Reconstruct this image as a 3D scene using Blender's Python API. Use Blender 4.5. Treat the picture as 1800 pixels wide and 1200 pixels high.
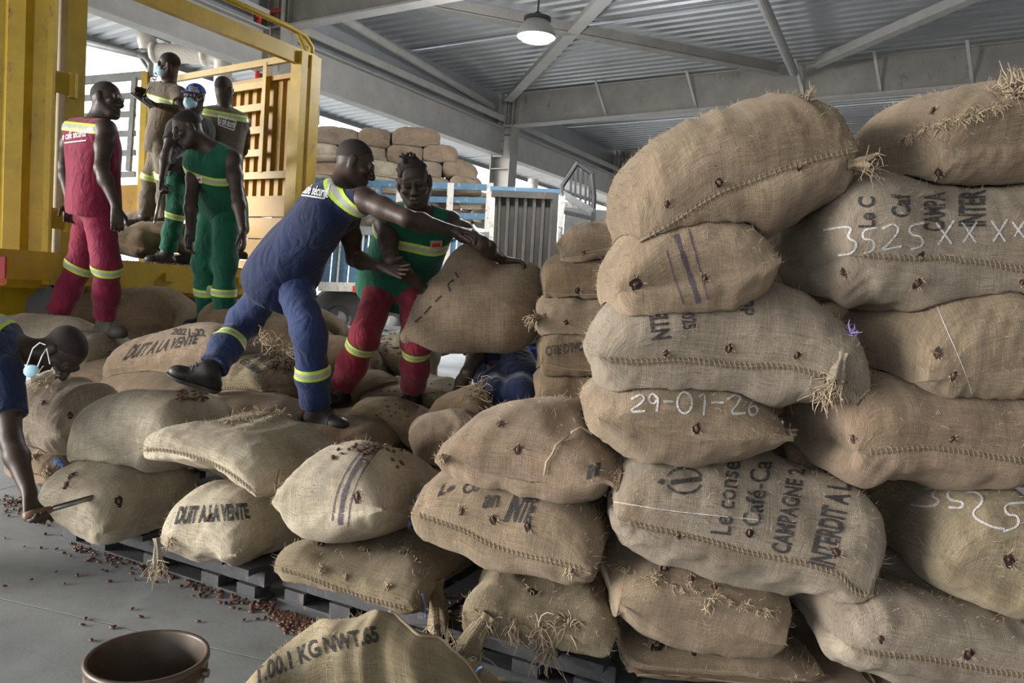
import bpy, bmesh, math, random
import numpy as np
from mathutils import Vector, Matrix
from mathutils.bvhtree import BVHTree

SC = bpy.context.scene
COL = SC.collection
for _o in list(bpy.data.objects):
    bpy.data.objects.remove(_o)

# ------------------------------------------------------------------ camera
FPX = 1400.0                      # focal length in pixels of the 1800 x 1200 frame
CAM = np.array([0.0, 0.0, 1.35])
_th = math.atan(95.0 / FPX)       # pitched slightly down
_ph = math.radians(4.0)           # the picture is rolled
_r0 = np.array([1.0, 0, 0]); _u0 = np.array([0, math.sin(_th), math.cos(_th)])
CF = np.array([0, math.cos(_th), -math.sin(_th)])
CR = _r0 * math.cos(_ph) + _u0 * math.sin(_ph)
CU = -_r0 * math.sin(_ph) + _u0 * math.cos(_ph)
cam_data = bpy.data.cameras.new('camera')
cam_data.sensor_width = 36.0
cam_data.lens = FPX / 1800.0 * 36.0
cam_data.clip_end = 300
cam = bpy.data.objects.new('camera', cam_data)
COL.objects.link(cam)
cam.matrix_world = Matrix(((CR[0], CU[0], -CF[0], CAM[0]), (CR[1], CU[1], -CF[1], CAM[1]),
                           (CR[2], CU[2], -CF[2], CAM[2]), (0, 0, 0, 1)))
SC.camera = cam

# ------------------------------------------------------------------ light
SC.view_settings.view_transform = 'Standard'
SC.view_settings.look = 'None'
SC.view_settings.gamma = 1.0
SC.view_settings.use_curve_mapping = False
SC.view_settings.exposure = 1.72
world = bpy.data.worlds.new('overcast_sky'); SC.world = world
world.use_nodes = True
_bg = world.node_tree.nodes['Background']
_bg.inputs[0].default_value = (0.93, 0.965, 1.0, 1)
_bg.inputs[1].default_value = 1.08
_sun = bpy.data.lights.new('hazy_sun', 'SUN')
_sun.energy = 4.6; _sun.angle = math.radians(40); _sun.color = (1.0, 0.96, 0.9)
sun = bpy.data.objects.new('hazy_sun', _sun); COL.objects.link(sun)
sun.rotation_euler = (Vector((-0.86, -0.24, 0.27))).to_track_quat('Z', 'Y').to_euler()

# ------------------------------------------------------------------ helpers
def rayd(px, py):
    """direction of a pixel, scaled so that depth along the optical axis is 1"""
    return CF + (px - 900.0) / FPX * CR - (py - 600.0) / FPX * CU
def at(px, py, d):
    return CAM + d * rayd(px, py)
def at_z(px, py, z):
    r = rayd(px, py)
    return CAM + r * ((z - CAM[2]) / r[2])
def proj(p):
    q = np.asarray(p, float) - CAM
    d = q @ CF
    return 900 + FPX * (q @ CR) / d, 600 - FPX * (q @ CU) / d, d
def nrm(v):
    v = np.asarray(v, float); n = np.linalg.norm(v)
    return v / n if n > 1e-9 else v
V3 = lambda *a: np.array(a, float)

BASE = {}
def origin_of(o):
    return BASE.get(o.name, np.zeros(3)) if o else np.zeros(3)
def mk(name, verts, faces, mats, parent=None, base=None, smooth=True, uv=None, midx=None, color=None):
    """one mesh object from world-space vertices"""
    verts = np.asarray(verts, float).reshape(-1, 3)
    org = origin_of(parent) if parent is not None else (np.asarray(base, float) if base is not None else np.zeros(3))
    me = bpy.data.meshes.new(name)
    me.from_pydata((verts - org).tolist(), [], faces if isinstance(faces, list) else faces.tolist())
    if not isinstance(mats, (list, tuple)): mats = [mats]
    for m in mats: me.materials.append(m)
    if midx is not None: me.polygons.foreach_set('material_index', np.asarray(midx, np.int32))
    if smooth: me.polygons.foreach_set('use_smooth', np.ones(len(me.polygons), bool))
    if uv is not None:
        l = me.uv_layers.new(name='UVMap')
        vi = np.zeros(len(me.loops), np.int32); me.loops.foreach_get('vertex_index', vi)
        l.data.foreach_set('uv', np.asarray(uv, float)[vi].ravel())
    me.update()
    o = bpy.data.objects.new(name, me); COL.objects.link(o)
    if parent is not None: o.parent = parent
    else: o.location = org
    BASE[o.name] = org
    if color is not None: o.color = (*color, 1)
    elif parent is not None: o.color = parent.color
    return o
def empty(name, base):
    o = bpy.data.objects.new(name, None); COL.objects.link(o)
    o.empty_display_size = 0.1
    o.location = base; BASE[o.name] = np.asarray(base, float)
    return o
def tag(o, label=None, cat=None, group=None, kind=None):
    if label: o['label'] = label
    if cat: o['category'] = cat
    if group: o['group'] = group
    if kind: o['kind'] = kind
    return o

class MB:
    """collects shapes in world space, built as one mesh"""
    def __init__(s): s.v = []; s.f = []
    def add(s, v, f):
        n = len(s.v); s.v += [list(map(float, p)) for p in v]; s.f += [[i + n for i in q] for q in f]; return s
    def obox(s, c, ax, ay, az):
        """box from centre and three half-axis vectors"""
        c, ax, ay, az = map(lambda q: np.asarray(q, float), (c, ax, ay, az))
        v = [c + i * ax + j * ay + k * az for k in (-1, 1) for j in (-1, 1) for i in (-1, 1)]
        f = [[0, 2, 3, 1], [4, 5, 7, 6], [0, 1, 5, 4], [2, 6, 7, 3], [0, 4, 6, 2], [1, 3, 7, 5]]
        if np.dot(np.cross(ax, ay), az) < 0: f = [q[::-1] for q in f]
        return s.add(v, f)
    def box(s, x0, x1, y0, y1, z0, z1):
        return s.obox(((x0 + x1) / 2, (y0 + y1) / 2, (z0 + z1) / 2), ((x1 - x0) / 2, 0, 0), (0, (y1 - y0) / 2, 0), (0, 0, (z1 - z0) / 2))
    def bar(s, a, b, w, h, up=(0, 0, 1)):
        """rectangular bar a-b, w across, h along up"""
        a = np.asarray(a, float); b = np.asarray(b, float); d = nrm(b - a)
        side = nrm(np.cross(d, up)); u = np.cross(side, d)
        return s.obox((a + b) / 2, (b - a) / 2, side * w / 2, u * h / 2)
    def ibeam(s, a, b, w, h, tf=0.02, tw=0.015, up=(0, 0, 1)):
        a = np.asarray(a, float); b = np.asarray(b, float); d = nrm(b - a)
        side = nrm(np.cross(d, up)); u = np.cross(side, d)
        m = (a + b) / 2; hl = (b - a) / 2
        s.obox(m, hl, side * tw / 2, u * (h / 2 - tf))
        s.obox(m + u * (h - tf) / 2, hl, side * w / 2, u * tf / 2)
        return s.obox(m - u * (h - tf) / 2, hl, side * w / 2, u * tf / 2)
    def tube(s, pts, r, n=10, cap=True):
        pts = [np.asarray(p, float) for p in pts]; m = len(pts)
        rs = r if hasattr(r, '__len__') else [r] * m
        n0 = len(s.v); ref = None
        for i, p in enumerate(pts):
            d = nrm(pts[min(i + 1, m - 1)] - pts[max(i - 1, 0)])
            if ref is None:
                ref = np.cross(d, (0, 0, 1.0))
                if np.linalg.norm(ref) < 1e-3: ref = np.cross(d, (0, 1.0, 0))
            e1 = nrm(ref - d * np.dot(ref, d)); e2 = np.cross(d, e1); ref = e1
            for k in range(n):
                a = 2 * math.pi * k / n
                s.v.append(list(p + rs[i] * (math.cos(a) * e1 + math.sin(a) * e2)))
        for i in range(m - 1):
            for k in range(n):
                a = n0 + i * n + k; b = n0 + i * n + (k + 1) % n
                s.f.append([a, b, b + n, a + n])
        if cap:
            s.f.append([n0 + k for k in range(n)][::-1]); s.f.append([n0 + (m - 1) * n + k for k in range(n)])
        return s
    def lathe(s, c, prof, n=24, axis=(0, 0, 1)):
        """surface of revolution: prof = [(radius, height)]"""
        c = np.asarray(c, float); az = nrm(axis)
        e1 = nrm(np.cross(az, (0.3, 1, 0.1))); e2 = np.cross(az, e1); n0 = len(s.v)
        for r, h in prof:
            for k in range(n):
                a = 2 * math.pi * k / n
                s.v.append(list(c + az * h + r * (math.cos(a) * e1 + math.sin(a) * e2)))
        for i in range(len(prof) - 1):
            for k in range(n):
                a = n0 + i * n + k; b = n0 + i * n + (k + 1) % n
                s.f.append([a, b, b + n, a + n])
        return s
    def build(s, name, mat, parent=None, base=None, smooth=False, color=None):
        return mk(name, s.v, s.f, mat, parent, base, smooth, color=color)

# ------------------------------------------------------------------ materials
def new_mat(name):
    m = bpy.data.materials.new(name); m.use_nodes = True
    nt = m.node_tree; b = nt.nodes['Principled BSDF']
    return m, nt, b
def N(nt, typ, **kw):
    n = nt.nodes.new(typ)
    for k, v in kw.items(): setattr(n, k, v)
    return n
def noise(nt, vec, scale, detail=4, rough=0.6, mapscale=None):
    if mapscale is not None:
        mp = N(nt, 'ShaderNodeMapping'); mp.inputs['Scale'].default_value = mapscale
        nt.links.new(vec, mp.inputs[0]); vec = mp.outputs[0]
    n = N(nt, 'ShaderNodeTexNoise'); n.inputs['Scale'].default_value = scale
    n.inputs['Detail'].default_value = detail; n.inputs['Roughness'].default_value = rough
    nt.links.new(vec, n.inputs['Vector']); return n.outputs['Fac']
def ramp(nt, fac, stops):
    r = N(nt, 'ShaderNodeValToRGB'); e = r.color_ramp.elements
    while len(e) < len(stops): e.new(0.5)
    for i, (p, c) in enumerate(stops):
        e[i].position = p; e[i].color = (*c, 1) if len(c) == 3 else c
    nt.links.new(fac, r.inputs[0]); return r.outputs[0]
def mix(nt, fac, a, b, mode='MIX'):
    m = N(nt, 'ShaderNodeMix', data_type='RGBA', blend_type=mode)
    for sock, v in ((m.inputs[0], fac), (m.inputs[6], a), (m.inputs[7], b)):
        if hasattr(v, 'links'): nt.links.new(v, sock)
        elif isinstance(v, (int, float)): sock.default_value = v
        else: sock.default_value = (*v, 1)
    return m.outputs[2]
def math_n(nt, op, a, b=None):
    m = N(nt, 'ShaderNodeMath', operation=op)
    for i, v in enumerate((a, b)):
        if v is None: continue
        if hasattr(v, 'links'): nt.links.new(v, m.inputs[i])
        else: m.inputs[i].default_value = v
    return m.outputs[0]
def bump(nt, b, h, strength=0.3, dist=0.01, prev=None):
    n = N(nt, 'ShaderNodeBump'); n.inputs['Strength'].default_value = strength; n.inputs['Distance'].default_value = dist
    nt.links.new(h, n.inputs['Height'])
    if prev is not None: nt.links.new(prev, n.inputs['Normal'])
    nt.links.new(n.outputs[0], b.inputs['Normal']); return n.outputs[0]
def coords(nt, which='Object'):
    return N(nt, 'ShaderNodeTexCoord').outputs[which]
def geo_pos(nt):
    return N(nt, 'ShaderNodeNewGeometry').outputs['Position']

def paint(name, col, rough=0.5, wear=None, wear_amt=0.5, scale=6, var=0.25, metal=0.0, bstr=0.1):
    """painted or plain surface: slow colour drift, streaky wear"""
    m, nt, b = new_mat(name); v = geo_pos(nt)
    n1 = noise(nt, v, scale, 6, 0.65)
    c = np.array(col)
    base = ramp(nt, n1, [(0.25, tuple(c * (1 - var))), (0.75, tuple(np.minimum(c * (1 + var), 1)))])
    if wear is not None:
        n2 = noise(nt, v, scale * 2.3, 8, 0.75, (1, 1, 0.45))
        f = ramp(nt, n2, [(0.64 - 0.2 * wear_amt, (0, 0, 0)), (0.74 - 0.2 * wear_amt, (1, 1, 1))])
        base = mix(nt, f, base, wear)
    nt.links.new(base, b.inputs['Base Color'])
    b.inputs['Roughness'].default_value = rough; b.inputs['Metallic'].default_value = metal
    if bstr: bump(nt, b, noise(nt, v, scale * 12, 4), bstr, 0.004)
    return m

def jute_mat(name='jute_cloth', weave=1.0):
    m, nt, b = new_mat(name)
    uv = coords(nt, 'UV'); oi = N(nt, 'ShaderNodeObjectInfo')
    sh = N(nt, 'ShaderNodeVectorMath', operation='ADD')           # each sack its own cut of the cloth
    sc = N(nt, 'ShaderNodeVectorMath', operation='SCALE'); sc.inputs[0].default_value = (13.1, 7.7, 5.3)
    nt.links.new(oi.outputs['Random'], sc.inputs['Scale'])
    nt.links.new(uv, sh.inputs[0]); nt.links.new(sc.outputs[0], sh.inputs[1])
    p = sh.outputs[0]
    def wave(direction):
        w = N(nt, 'ShaderNodeTexWave', wave_type='BANDS', bands_direction=direction)
        w.inputs['Scale'].default_value = 80.0; w.inputs['Distortion'].default_value = 1.6
        w.inputs['Detail'].default_value = 1.0; w.inputs['Detail Scale'].default_value = 0.6
        nt.links.new(p, w.inputs[0]); return w.outputs['Fac']
    wu, wv = wave('X'), wave('Y')
    weave_h = math_n(nt, 'MULTIPLY', math_n(nt, 'ADD', wu, 0.35), math_n(nt, 'ADD', wv, 0.35))
    thr_u = noise(nt, p, 1.0, 3, 0.6, (420, 9, 1))
    thr_v = noise(nt, p, 1.0, 3, 0.6, (9, 420, 1))
    blot = noise(nt, p, 4.0, 6, 0.62)
    stain = noise(nt, p, 1.7, 4, 0.55)
    speck = noise(nt, p, 170, 3, 0.7)
    col = oi.outputs['Color']
    c1 = mix(nt, 1.0, col, ramp(nt, blot, [(0.3, (0.62, 0.60, 0.56)), (0.68, (1.22, 1.20, 1.17))]), 'MULTIPLY')
    c2 = mix(nt, 1.0, c1, ramp(nt, thr_u, [(0.28, (0.72, 0.70, 0.67)), (0.62, (1.14, 1.14, 1.14))]), 'MULTIPLY')
    c2 = mix(nt, 1.0, c2, ramp(nt, thr_v, [(0.28, (0.68, 0.66, 0.62)), (0.62, (1.15, 1.15, 1.15))]), 'MULTIPLY')
    c3 = mix(nt, 1.0, c2, ramp(nt, weave_h, [(0.08, (0.60, 0.57, 0.53)), (0.75, (1.12, 1.12, 1.10))]), 'MULTIPLY')
    gap_u = noise(nt, p, 1.0, 2, 0.5, (36, 330, 1)); gap_v = noise(nt, p, 1.0, 2, 0.5, (330, 36, 1))
    c3 = mix(nt, ramp(nt, gap_u, [(0.62, (0, 0, 0)), (0.72, (0.62, 0.62, 0.62))]), c3, (0.07, 0.047, 0.028))
    c3 = mix(nt, ramp(nt, gap_v, [(0.66, (0, 0, 0)), (0.75, (0.5, 0.5, 0.5))]), c3, (0.08, 0.055, 0.033))
    c4 = mix(nt, ramp(nt, stain, [(0.56, (0, 0, 0)), (0.74, (0.5, 0.5, 0.5))]), c3, (0.16, 0.105, 0.055))
    c5 = mix(nt, ramp(nt, speck, [(0.66, (0, 0, 0)), (0.74, (0.6, 0.6, 0.6))]), c4, (0.62, 0.52, 0.38))
    nt.links.new(c5, b.inputs['Base Color'])
    b.inputs['Roughness'].default_value = 0.95
    b.inputs['Specular IOR Level'].default_value = 0.12
    b.inputs['Sheen Weight'].default_value = 0.25; b.inputs['Sheen Roughness'].default_value = 0.6
    b.inputs['Sheen Tint'].default_value = (0.9, 0.8, 0.65, 1)
    n1 = bump(nt, b, weave_h, 0.45 * weave, 0.003)
    n2 = bump(nt, b, math_n(nt, 'ADD', thr_u, thr_v), 0.45 * weave, 0.003, n1)
    bump(nt, b, noise(nt, p, 16, 5, 0.6), 0.55, 0.012, n2)
    return m

def cloth_mat(name, rough=0.85, wr=0.5):
    m, nt, b = new_mat(name); v = coords(nt, 'Object'); oi = N(nt, 'ShaderNodeObjectInfo')
    n1 = noise(nt, v, 7, 5, 0.6)
    c = mix(nt, 1.0, oi.outputs['Color'], ramp(nt, n1, [(0.3, (0.74, 0.74, 0.76)), (0.7, (1.2, 1.2, 1.2))]), 'MULTIPLY')
    dust = ramp(nt, noise(nt, v, 90, 3, 0.8), [(0.68, (0, 0, 0)), (0.76, (0.35, 0.35, 0.35))])
    c = mix(nt, dust, c, (0.42, 0.38, 0.33))
    nt.links.new(c, b.inputs['Base Color'])
    b.inputs['Roughness'].default_value = rough; b.inputs['Specular IOR Level'].default_value = 0.25
    b.inputs['Sheen Weight'].default_value = 0.15
    mp = N(nt, 'ShaderNodeMapping'); mp.inputs['Rotation'].default_value = (0.3, 0.5, 0.4); mp.inputs['Scale'].default_value = (1, 1, 0.55)
    nt.links.new(v, mp.inputs[0])
    nn = N(nt, 'ShaderNodeTexNoise'); nn.inputs['Scale'].default_value = 13; nn.inputs['Detail'].default_value = 3
    nn.inputs['Distortion'].default_value = 1.2
    nt.links.new(mp.outputs[0], nn.inputs['Vector'])
    n1 = bump(nt, b, nn.outputs['Fac'], wr, 0.035)
    bump(nt, b, noise(nt, v, 400, 2), 0.2, 0.002, n1)
    return m

def skin_mat():
    m, nt, b = new_mat('dark_skin'); v = coords(nt, 'Object')
    n1 = noise(nt, v, 9, 5, 0.6)
    c = ramp(nt, n1, [(0.3, (0.030, 0.019, 0.014)), (0.7, (0.062, 0.040, 0.030))])
    nt.links.new(c, b.inputs['Base Color'])
    b.inputs['Roughness'].default_value = 0.5; b.inputs['Specular IOR Level'].default_value = 0.38
    bump(nt, b, noise(nt, v, 120, 3), 0.12, 0.003)
    return m
def plain(name, col, rough=0.6, metal=0.0, emit=0.0):
    m, nt, b = new_mat(name)
    v = geo_pos(nt); c = np.array(col)
    nt.links.new(ramp(nt, noise(nt, v, 40, 3), [(0.3, tuple(c * 0.85)), (0.7, tuple(np.minimum(c * 1.12, 1)))]), b.inputs['Base Color'])
    b.inputs['Roughness'].default_value = rough; b.inputs['Metallic'].default_value = metal
    if emit:
        b.inputs['Emission Color'].default_value = (*col, 1); b.inputs['Emission Strength'].default_value = emit
    return m

M = {}
M['jute'] = jute_mat()
M['cloth'] = cloth_mat('work_cloth')
M['skin'] = skin_mat()
M['palm'] = plain('palm_skin', (0.22, 0.10, 0.055), 0.5)
M['hair'] = plain('black_hair', (0.020, 0.014, 0.012), 0.8)
M['fibre'] = plain('jute_fibre', (0.38, 0.30, 0.205), 0.9)
M['cord'] = plain('seam_cord', (0.255, 0.195, 0.13), 0.95)
M['ink'] = plain('black_ink', (0.035, 0.034, 0.034), 0.9)
M['purple_ink'] = plain('purple_stripe_dye', (0.085, 0.07, 0.09), 0.9)
M['chalk'] = plain('white_chalk', (0.56, 0.55, 0.54), 0.95)
M['twine'] = plain('blue_twine', (0.16, 0.30, 0.62), 0.6)
M['lilac'] = plain('lilac_twine', (0.36, 0.28, 0.62), 0.6)
def worn(m, lo, hi, scale):
    nt = m.node_tree; f = ramp(nt, noise(nt, geo_pos(nt), scale, 4, 0.75), [(lo, (0, 0, 0)), (hi, (1, 1, 1))])
    nt.links.new(f, nt.nodes['Principled BSDF'].inputs['Alpha'])
worn(M['ink'], 0.36, 0.5, 190); worn(M['chalk'], 0.34, 0.50, 240); worn(M['purple_ink'], 0.36, 0.52, 240)
M['bean'] = plain('cocoa_bean_shell', (0.10, 0.045, 0.028), 0.55)
M['hole'] = plain('torn_hole_dark', (0.022, 0.013, 0.009), 0.9)
M['yellow'] = paint('yellow_truck_paint', (0.43, 0.28, 0.010), 0.5, (0.16, 0.085, 0.03), 0.28, 5, 0.22)
M['yellow_pale'] = paint('scuffed_yellow_paint', (0.36, 0.225, 0.012), 0.5, (0.30, 0.25, 0.15), 0.45, 7, 0.2)
M['amber'] = paint('amber_gate_paint', (0.32, 0.17, 0.003), 0.55, (0.16, 0.08, 0.01), 0.25, 5, 0.22)
M['steel'] = paint('grey_white_steel', (0.40, 0.395, 0.38), 0.55, (0.22, 0.20, 0.17), 0.18, 3, 0.16)
M['beam'] = paint('dusty_steel_beam', (0.30, 0.285, 0.26), 0.6, (0.17, 0.15, 0.13), 0.3, 1.8, 0.25)
M['roof'] = paint('galvanised_roof_sheet', (0.46, 0.48, 0.50), 0.36, None, 0, 1.2, 0.15, 0.55, 0.05)
M['pvc'] = plain('white_plastic_pipe', (0.66, 0.62, 0.56), 0.4)
M['red'] = plain('red_fire_pipe', (0.50, 0.03, 0.025), 0.4)
M['darksteel'] = paint('dark_greasy_steel', (0.045, 0.045, 0.047), 0.55, (0.12, 0.08, 0.05), 0.2, 6, 0.3)
M['greysteel'] = paint('worn_grey_steel', (0.20, 0.21, 0.21), 0.5, (0.12, 0.08, 0.05), 0.3, 7, 0.25)
M['rust'] = paint('rusted_dark_panel', (0.045, 0.042, 0.036), 0.6, (0.10, 0.07, 0.042), 0.45, 3.5, 0.3)
M['blue'] = paint('faded_blue_paint', (0.065, 0.15, 0.24), 0.55, (0.33, 0.35, 0.35), 0.4, 6, 0.25)
M['whitepaint'] = paint('chipped_white_paint', (0.55, 0.54, 0.50), 0.55, (0.2, 0.13, 0.08), 0.5, 9, 0.15)
M['wood'] = paint('dark_pallet_wood', (0.045, 0.045, 0.05), 0.8, (0.12, 0.11, 0.10), 0.35, 9, 0.35, 0, 0.5)
M['boot'] = paint('boot_leather', (0.020, 0.019, 0.018), 0.5, (0.07, 0.06, 0.05), 0.3, 14, 0.3)
M['boot_grey'] = paint('dusty_boot_leather', (0.085, 0.07, 0.058), 0.75, (0.16, 0.14, 0.12), 0.4, 14, 0.3)
M['rubber'] = plain('boot_sole_rubber', (0.075, 0.07, 0.065), 0.7)
M['sock'] = plain('grey_sock_wool', (0.13, 0.125, 0.12), 0.95)
M['hivis'] = plain('yellow_reflective_tape', (0.48, 0.66, 0.07), 0.45)
M['silver'] = plain('silver_reflective_tape', (0.38, 0.38, 0.37), 0.35)
M['white'] = plain('white_print', (0.74, 0.73, 0.72), 0.7)
M['mask'] = plain('pale_blue_mask', (0.34, 0.55, 0.66), 0.7)
M['eye'] = plain('eye_white', (0.55, 0.50, 0.46), 0.25)
M['iris'] = plain('dark_iris', (0.012, 0.008, 0.006), 0.2)
M['tyre'] = plain('tyre_rubber', (0.022, 0.022, 0.023), 0.8)
M['lampwhite'] = plain('lamp_diffuser', (1, 1, 0.98), 0.3, 0, 9.0)
M['lampgrey'] = plain('lamp_reflector', (0.42, 0.42, 0.41), 0.35)
M['bucket'] = plain('brown_plastic', (0.085, 0.060, 0.042), 0.42)
M['tub'] = plain('blue_plastic', (0.03, 0.085, 0.42), 0.35)
M['wire'] = plain('steel_wire', (0.3, 0.3, 0.3), 0.35, 0.9)
M['black'] = plain('black_plastic', (0.015, 0.015, 0.016), 0.5)
# ------------------------------------------------------------------ building
# columns stand in a line that runs away to the right; frames cross it towards the right
E_DIR = nrm((3.3, 6.0, 0)); T_DIR = np.array([E_DIR[1], -E_DIR[0], 0])   # along the eave / along a frame, inwards
COL_A = V3(-3.77, 12.0, 0); BAY = 6.85
def grid(e, t, z): return COL_A + E_DIR * e * BAY + T_DIR * t + V3(0, 0, z)
ROOF_Z0, ROOF_S = 5.62, 0.035                       # roof underside at the column line, rise per metre inwards
def roof_z(t): return ROOF_Z0 + ROOF_S * t
def on_roof(px, py, drop=0.0):
    """where a pixel's ray meets the plane DROP metres below the roof sheets"""
    r = rayd(px, py); n = V3(-ROOF_S * T_DIR[0], -ROOF_S * T_DIR[1], 1)
    p0 = grid(0, 0, ROOF_Z0 - drop)
    return CAM + r * (np.dot(p0 - CAM, n) / np.dot(r, n))

def floor_material():
    m, nt, b = new_mat('grey_concrete_floor'); v = geo_pos(nt)
    n1 = noise(nt, v, 1.1, 6, 0.6); n2 = noise(nt, v, 7, 6, 0.7)
    c = ramp(nt, n1, [(0.3, (0.155, 0.165, 0.17)), (0.7, (0.28, 0.29, 0.292))])
    c = mix(nt, ramp(nt, n2, [(0.5, (0, 0, 0)), (0.72, (0.45, 0.45, 0.45))]), c, (0.14, 0.13, 0.12))
    nt.links.new(c, b.inputs['Base Color']); b.inputs['Roughness'].default_value = 0.55
    bump(nt, b, noise(nt, v, 60, 5), 0.15, 0.004)
    return m
M['concrete'] = floor_material()
# floor: concrete bays with saw-cut joints between them
fl = MB()
JA = nrm(at_z(300, 1122, 0) - at_z(0, 1052, 0)); JB = np.array([-JA[1], JA[0], 0]); J0 = at_z(0, 1052, 0); J0[2] = 0
floor = empty('floor', (0, 0, 0)); tag(floor, 'grey concrete warehouse floor with thin saw-cut joints', kind='structure')
for i in range(-3, 4):
    for j in range(-4, 6):
        c = J0 + JA * (i * 5.0 + 1.2) + JB * (j * 4.0 + 2.0)
        MB().obox(c - V3(0, 0, 0.05), JA * (2.5 - 0.0035), JB * (2.0 - 0.0035), V3(0, 0, 0.05)).build('concrete_bay', M['concrete'], floor)
MB().box(-16, 16, -14, 40, -0.095, -0.0015).build('joint_filler', M['darksteel'], floor)
g = MB().box(-80, 80, -40, 140, -0.3, -0.1).build('ground', paint('pale_dusty_ground', (0.42, 0.38, 0.32), 0.9, None, 0, 0.3)); tag(g, 'pale dusty ground outside the warehouse', kind='structure')

ceiling = empty('ceiling', grid(0, 0, ROOF_Z0)); tag(ceiling, 'corrugated metal warehouse roof', kind='structure')
def corrugated(e0, e1, t0, t1, zf, pitch=0.25, depth=0.045):
    """ribbed sheet: ribs run along T"""
    v, f = [], []; s = e0 * BAY; k = 0
    prof = [(0, 0), (0.55, 0), (0.66, 1), (0.89, 1)]
    xs = []
    while s < e1 * BAY:
        for q, h in prof: xs.append((s + q * pitch, h * depth))
        s += pitch
    xs.append((s, 0)); xs.append((s + 0.3 * pitch, 0))
    for (x, h) in xs:
        for t in (t0, t1):
            p = COL_A + E_DIR * x + T_DIR * t; v.append((p[0], p[1], zf(t) + h))
    for i in range(len(xs) - 1): f.append([2 * i, 2 * i + 1, 2 * i + 3, 2 * i + 2])
    return v, f
for e in np.arange(-3.5, 4.5, 0.5):  # roof carried on unseen behind the camera to cut fill light
    for (t0, t1) in ((-0.25, 7.0), (7.0, 15.0)):
        v, f = corrugated(e, e + 0.5, t0, t1, roof_z)
        mk('roof_sheet', v, f, M['roof'], ceiling, smooth=False)
    over = lambda t: 5.05 + 0.06 * t
    v, f = corrugated(e, e + 0.5, -3.3, -0.2, over)
    mk('canopy_sheet', v, f, M['roof'], ceiling, smooth=False)
    MB().bar(COL_A + E_DIR * e * BAY - T_DIR * 3.3 + V3(0, 0, over(-3.3) - 0.02), COL_A + E_DIR * (e + 0.5) * BAY - T_DIR * 3.3 + V3(0, 0, over(-3.3) - 0.02), 0.04, 0.14).build('canopy_edge', M['greysteel'], ceiling)

def frame_set(e, n):
    """one portal frame: column with flanges and stiffeners, deep rafter, bottom flange, fly braces"""
    root = empty('trim_%d' % n, grid(e, 0, 0)); tag(root, 'grey steel column and deep rafter of a warehouse frame', kind='structure')
    col = MB()
    col.ibeam(grid(e, 0.0, 0), grid(e, 0.0, 5.5), 0.34, 0.5, 0.022, 0.016, T_DIR)
    col.build('column', M['beam'], root)
    for z in (1.2, 2.4, 3.35, 3.95, 4.7):
        MB().obox(grid(e, 0, z), E_DIR * 0.16, T_DIR * 0.235, V3(0, 0, 0.009)).build('stiffener', M['beam'], root)
    a, b_ = grid(e, 0.0, roof_z(0) - 0.02), grid(e, 15, roof_z(15) - 0.02)
    dp0, dp1 = 0.72, 0.62
    m = MB(); n0 = E_DIR * 0.008
    pts = [a, b_, b_ - V3(0, 0, dp1), a - V3(0, 0, dp0)]
    m.add([p - n0 for p in pts] + [p + n0 for p in pts], [[0, 1, 2, 3], [7, 6, 5, 4], [0, 4, 5, 1], [1, 5, 6, 2], [2, 6, 7, 3], [3, 7, 4, 0]])
    m.build('rafter_web', M['beam'], root)
    MB().bar(pts[3], pts[2], 0.22, 0.03).build('rafter_flange', M['steel'], root)
    MB().bar(pts[0] - V3(0, 0, 0.02), pts[1] - V3(0, 0, 0.02), 0.22, 0.02).build('rafter_flange', M['steel'], root)
    for s in (-0.2, 0.0, 0.2):
        MB().obox(a + T_DIR * (s + 0.1) - V3(0, 0, 0.36), E_DIR * 0.1, T_DIR * 0.008, V3(0, 0, 0.36)).build('stiffener', M['beam'], root)
    for t in (2.4, 4.3, 6.3, 7.6, 9.0):
        p = grid(e, t, roof_z(t) - 0.68); q = grid(e, t - 0.15, roof_z(t) - 0.03) - E_DIR * 0.38
        MB().bar(p, q, 0.055, 0.02).build('fly_brace', M['steel'], root)
    return root
for n, e in enumerate((-1, 0, 1, 2, 3)): frame_set(e, n + 1)
# eave beams between the columns, with end plates and bolts
for n, e in enumerate((-2, -1, 0, 1, 2)):
    r = empty('trim_%d' % (n + 6), grid(e, 0, 4.5)); tag(r, 'deep steel eave beam between two columns', kind='structure')
    a = grid(e + 0.035, -0.02, 4.52); b_ = grid(e + 0.965, -0.02, 4.52)
    MB().ibeam(a, b_, 0.24, 0.6, 0.02, 0.014).build('eave_beam', M['steel'], r)
    for p in (a, b_):
        MB().obox(p, E_DIR * 0.012, T_DIR * 0.13, V3(0, 0, 0.33)).build('end_plate', M['beam'], r)
        for z in (-0.2, 0, 0.2):
            for t in (-0.09, 0.09): MB().tube([p + T_DIR * t + V3(0, 0, z) - E_DIR * 0.03, p + T_DIR * t + V3(0, 0, z) + E_DIR * 0.03], 0.018, 6).build('bolt', M['greysteel'], r)
    MB().bar(grid(e + 0.04, 0.1, 5.0), grid(e + 0.96, 0.1, 5.0), 0.05, 0.12).build('edge_purlin', M['steel'], r)
for e in range(-4, 4):
    fa = MB().obox(grid(e + 0.5, -0.22, 5.27), E_DIR * BAY * 0.5, T_DIR * 0.012, V3(0, 0, 0.46)).build('closing_panel', M['roof'], ceiling)  # panel added to shut out light leaking between canopy and roof
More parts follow.
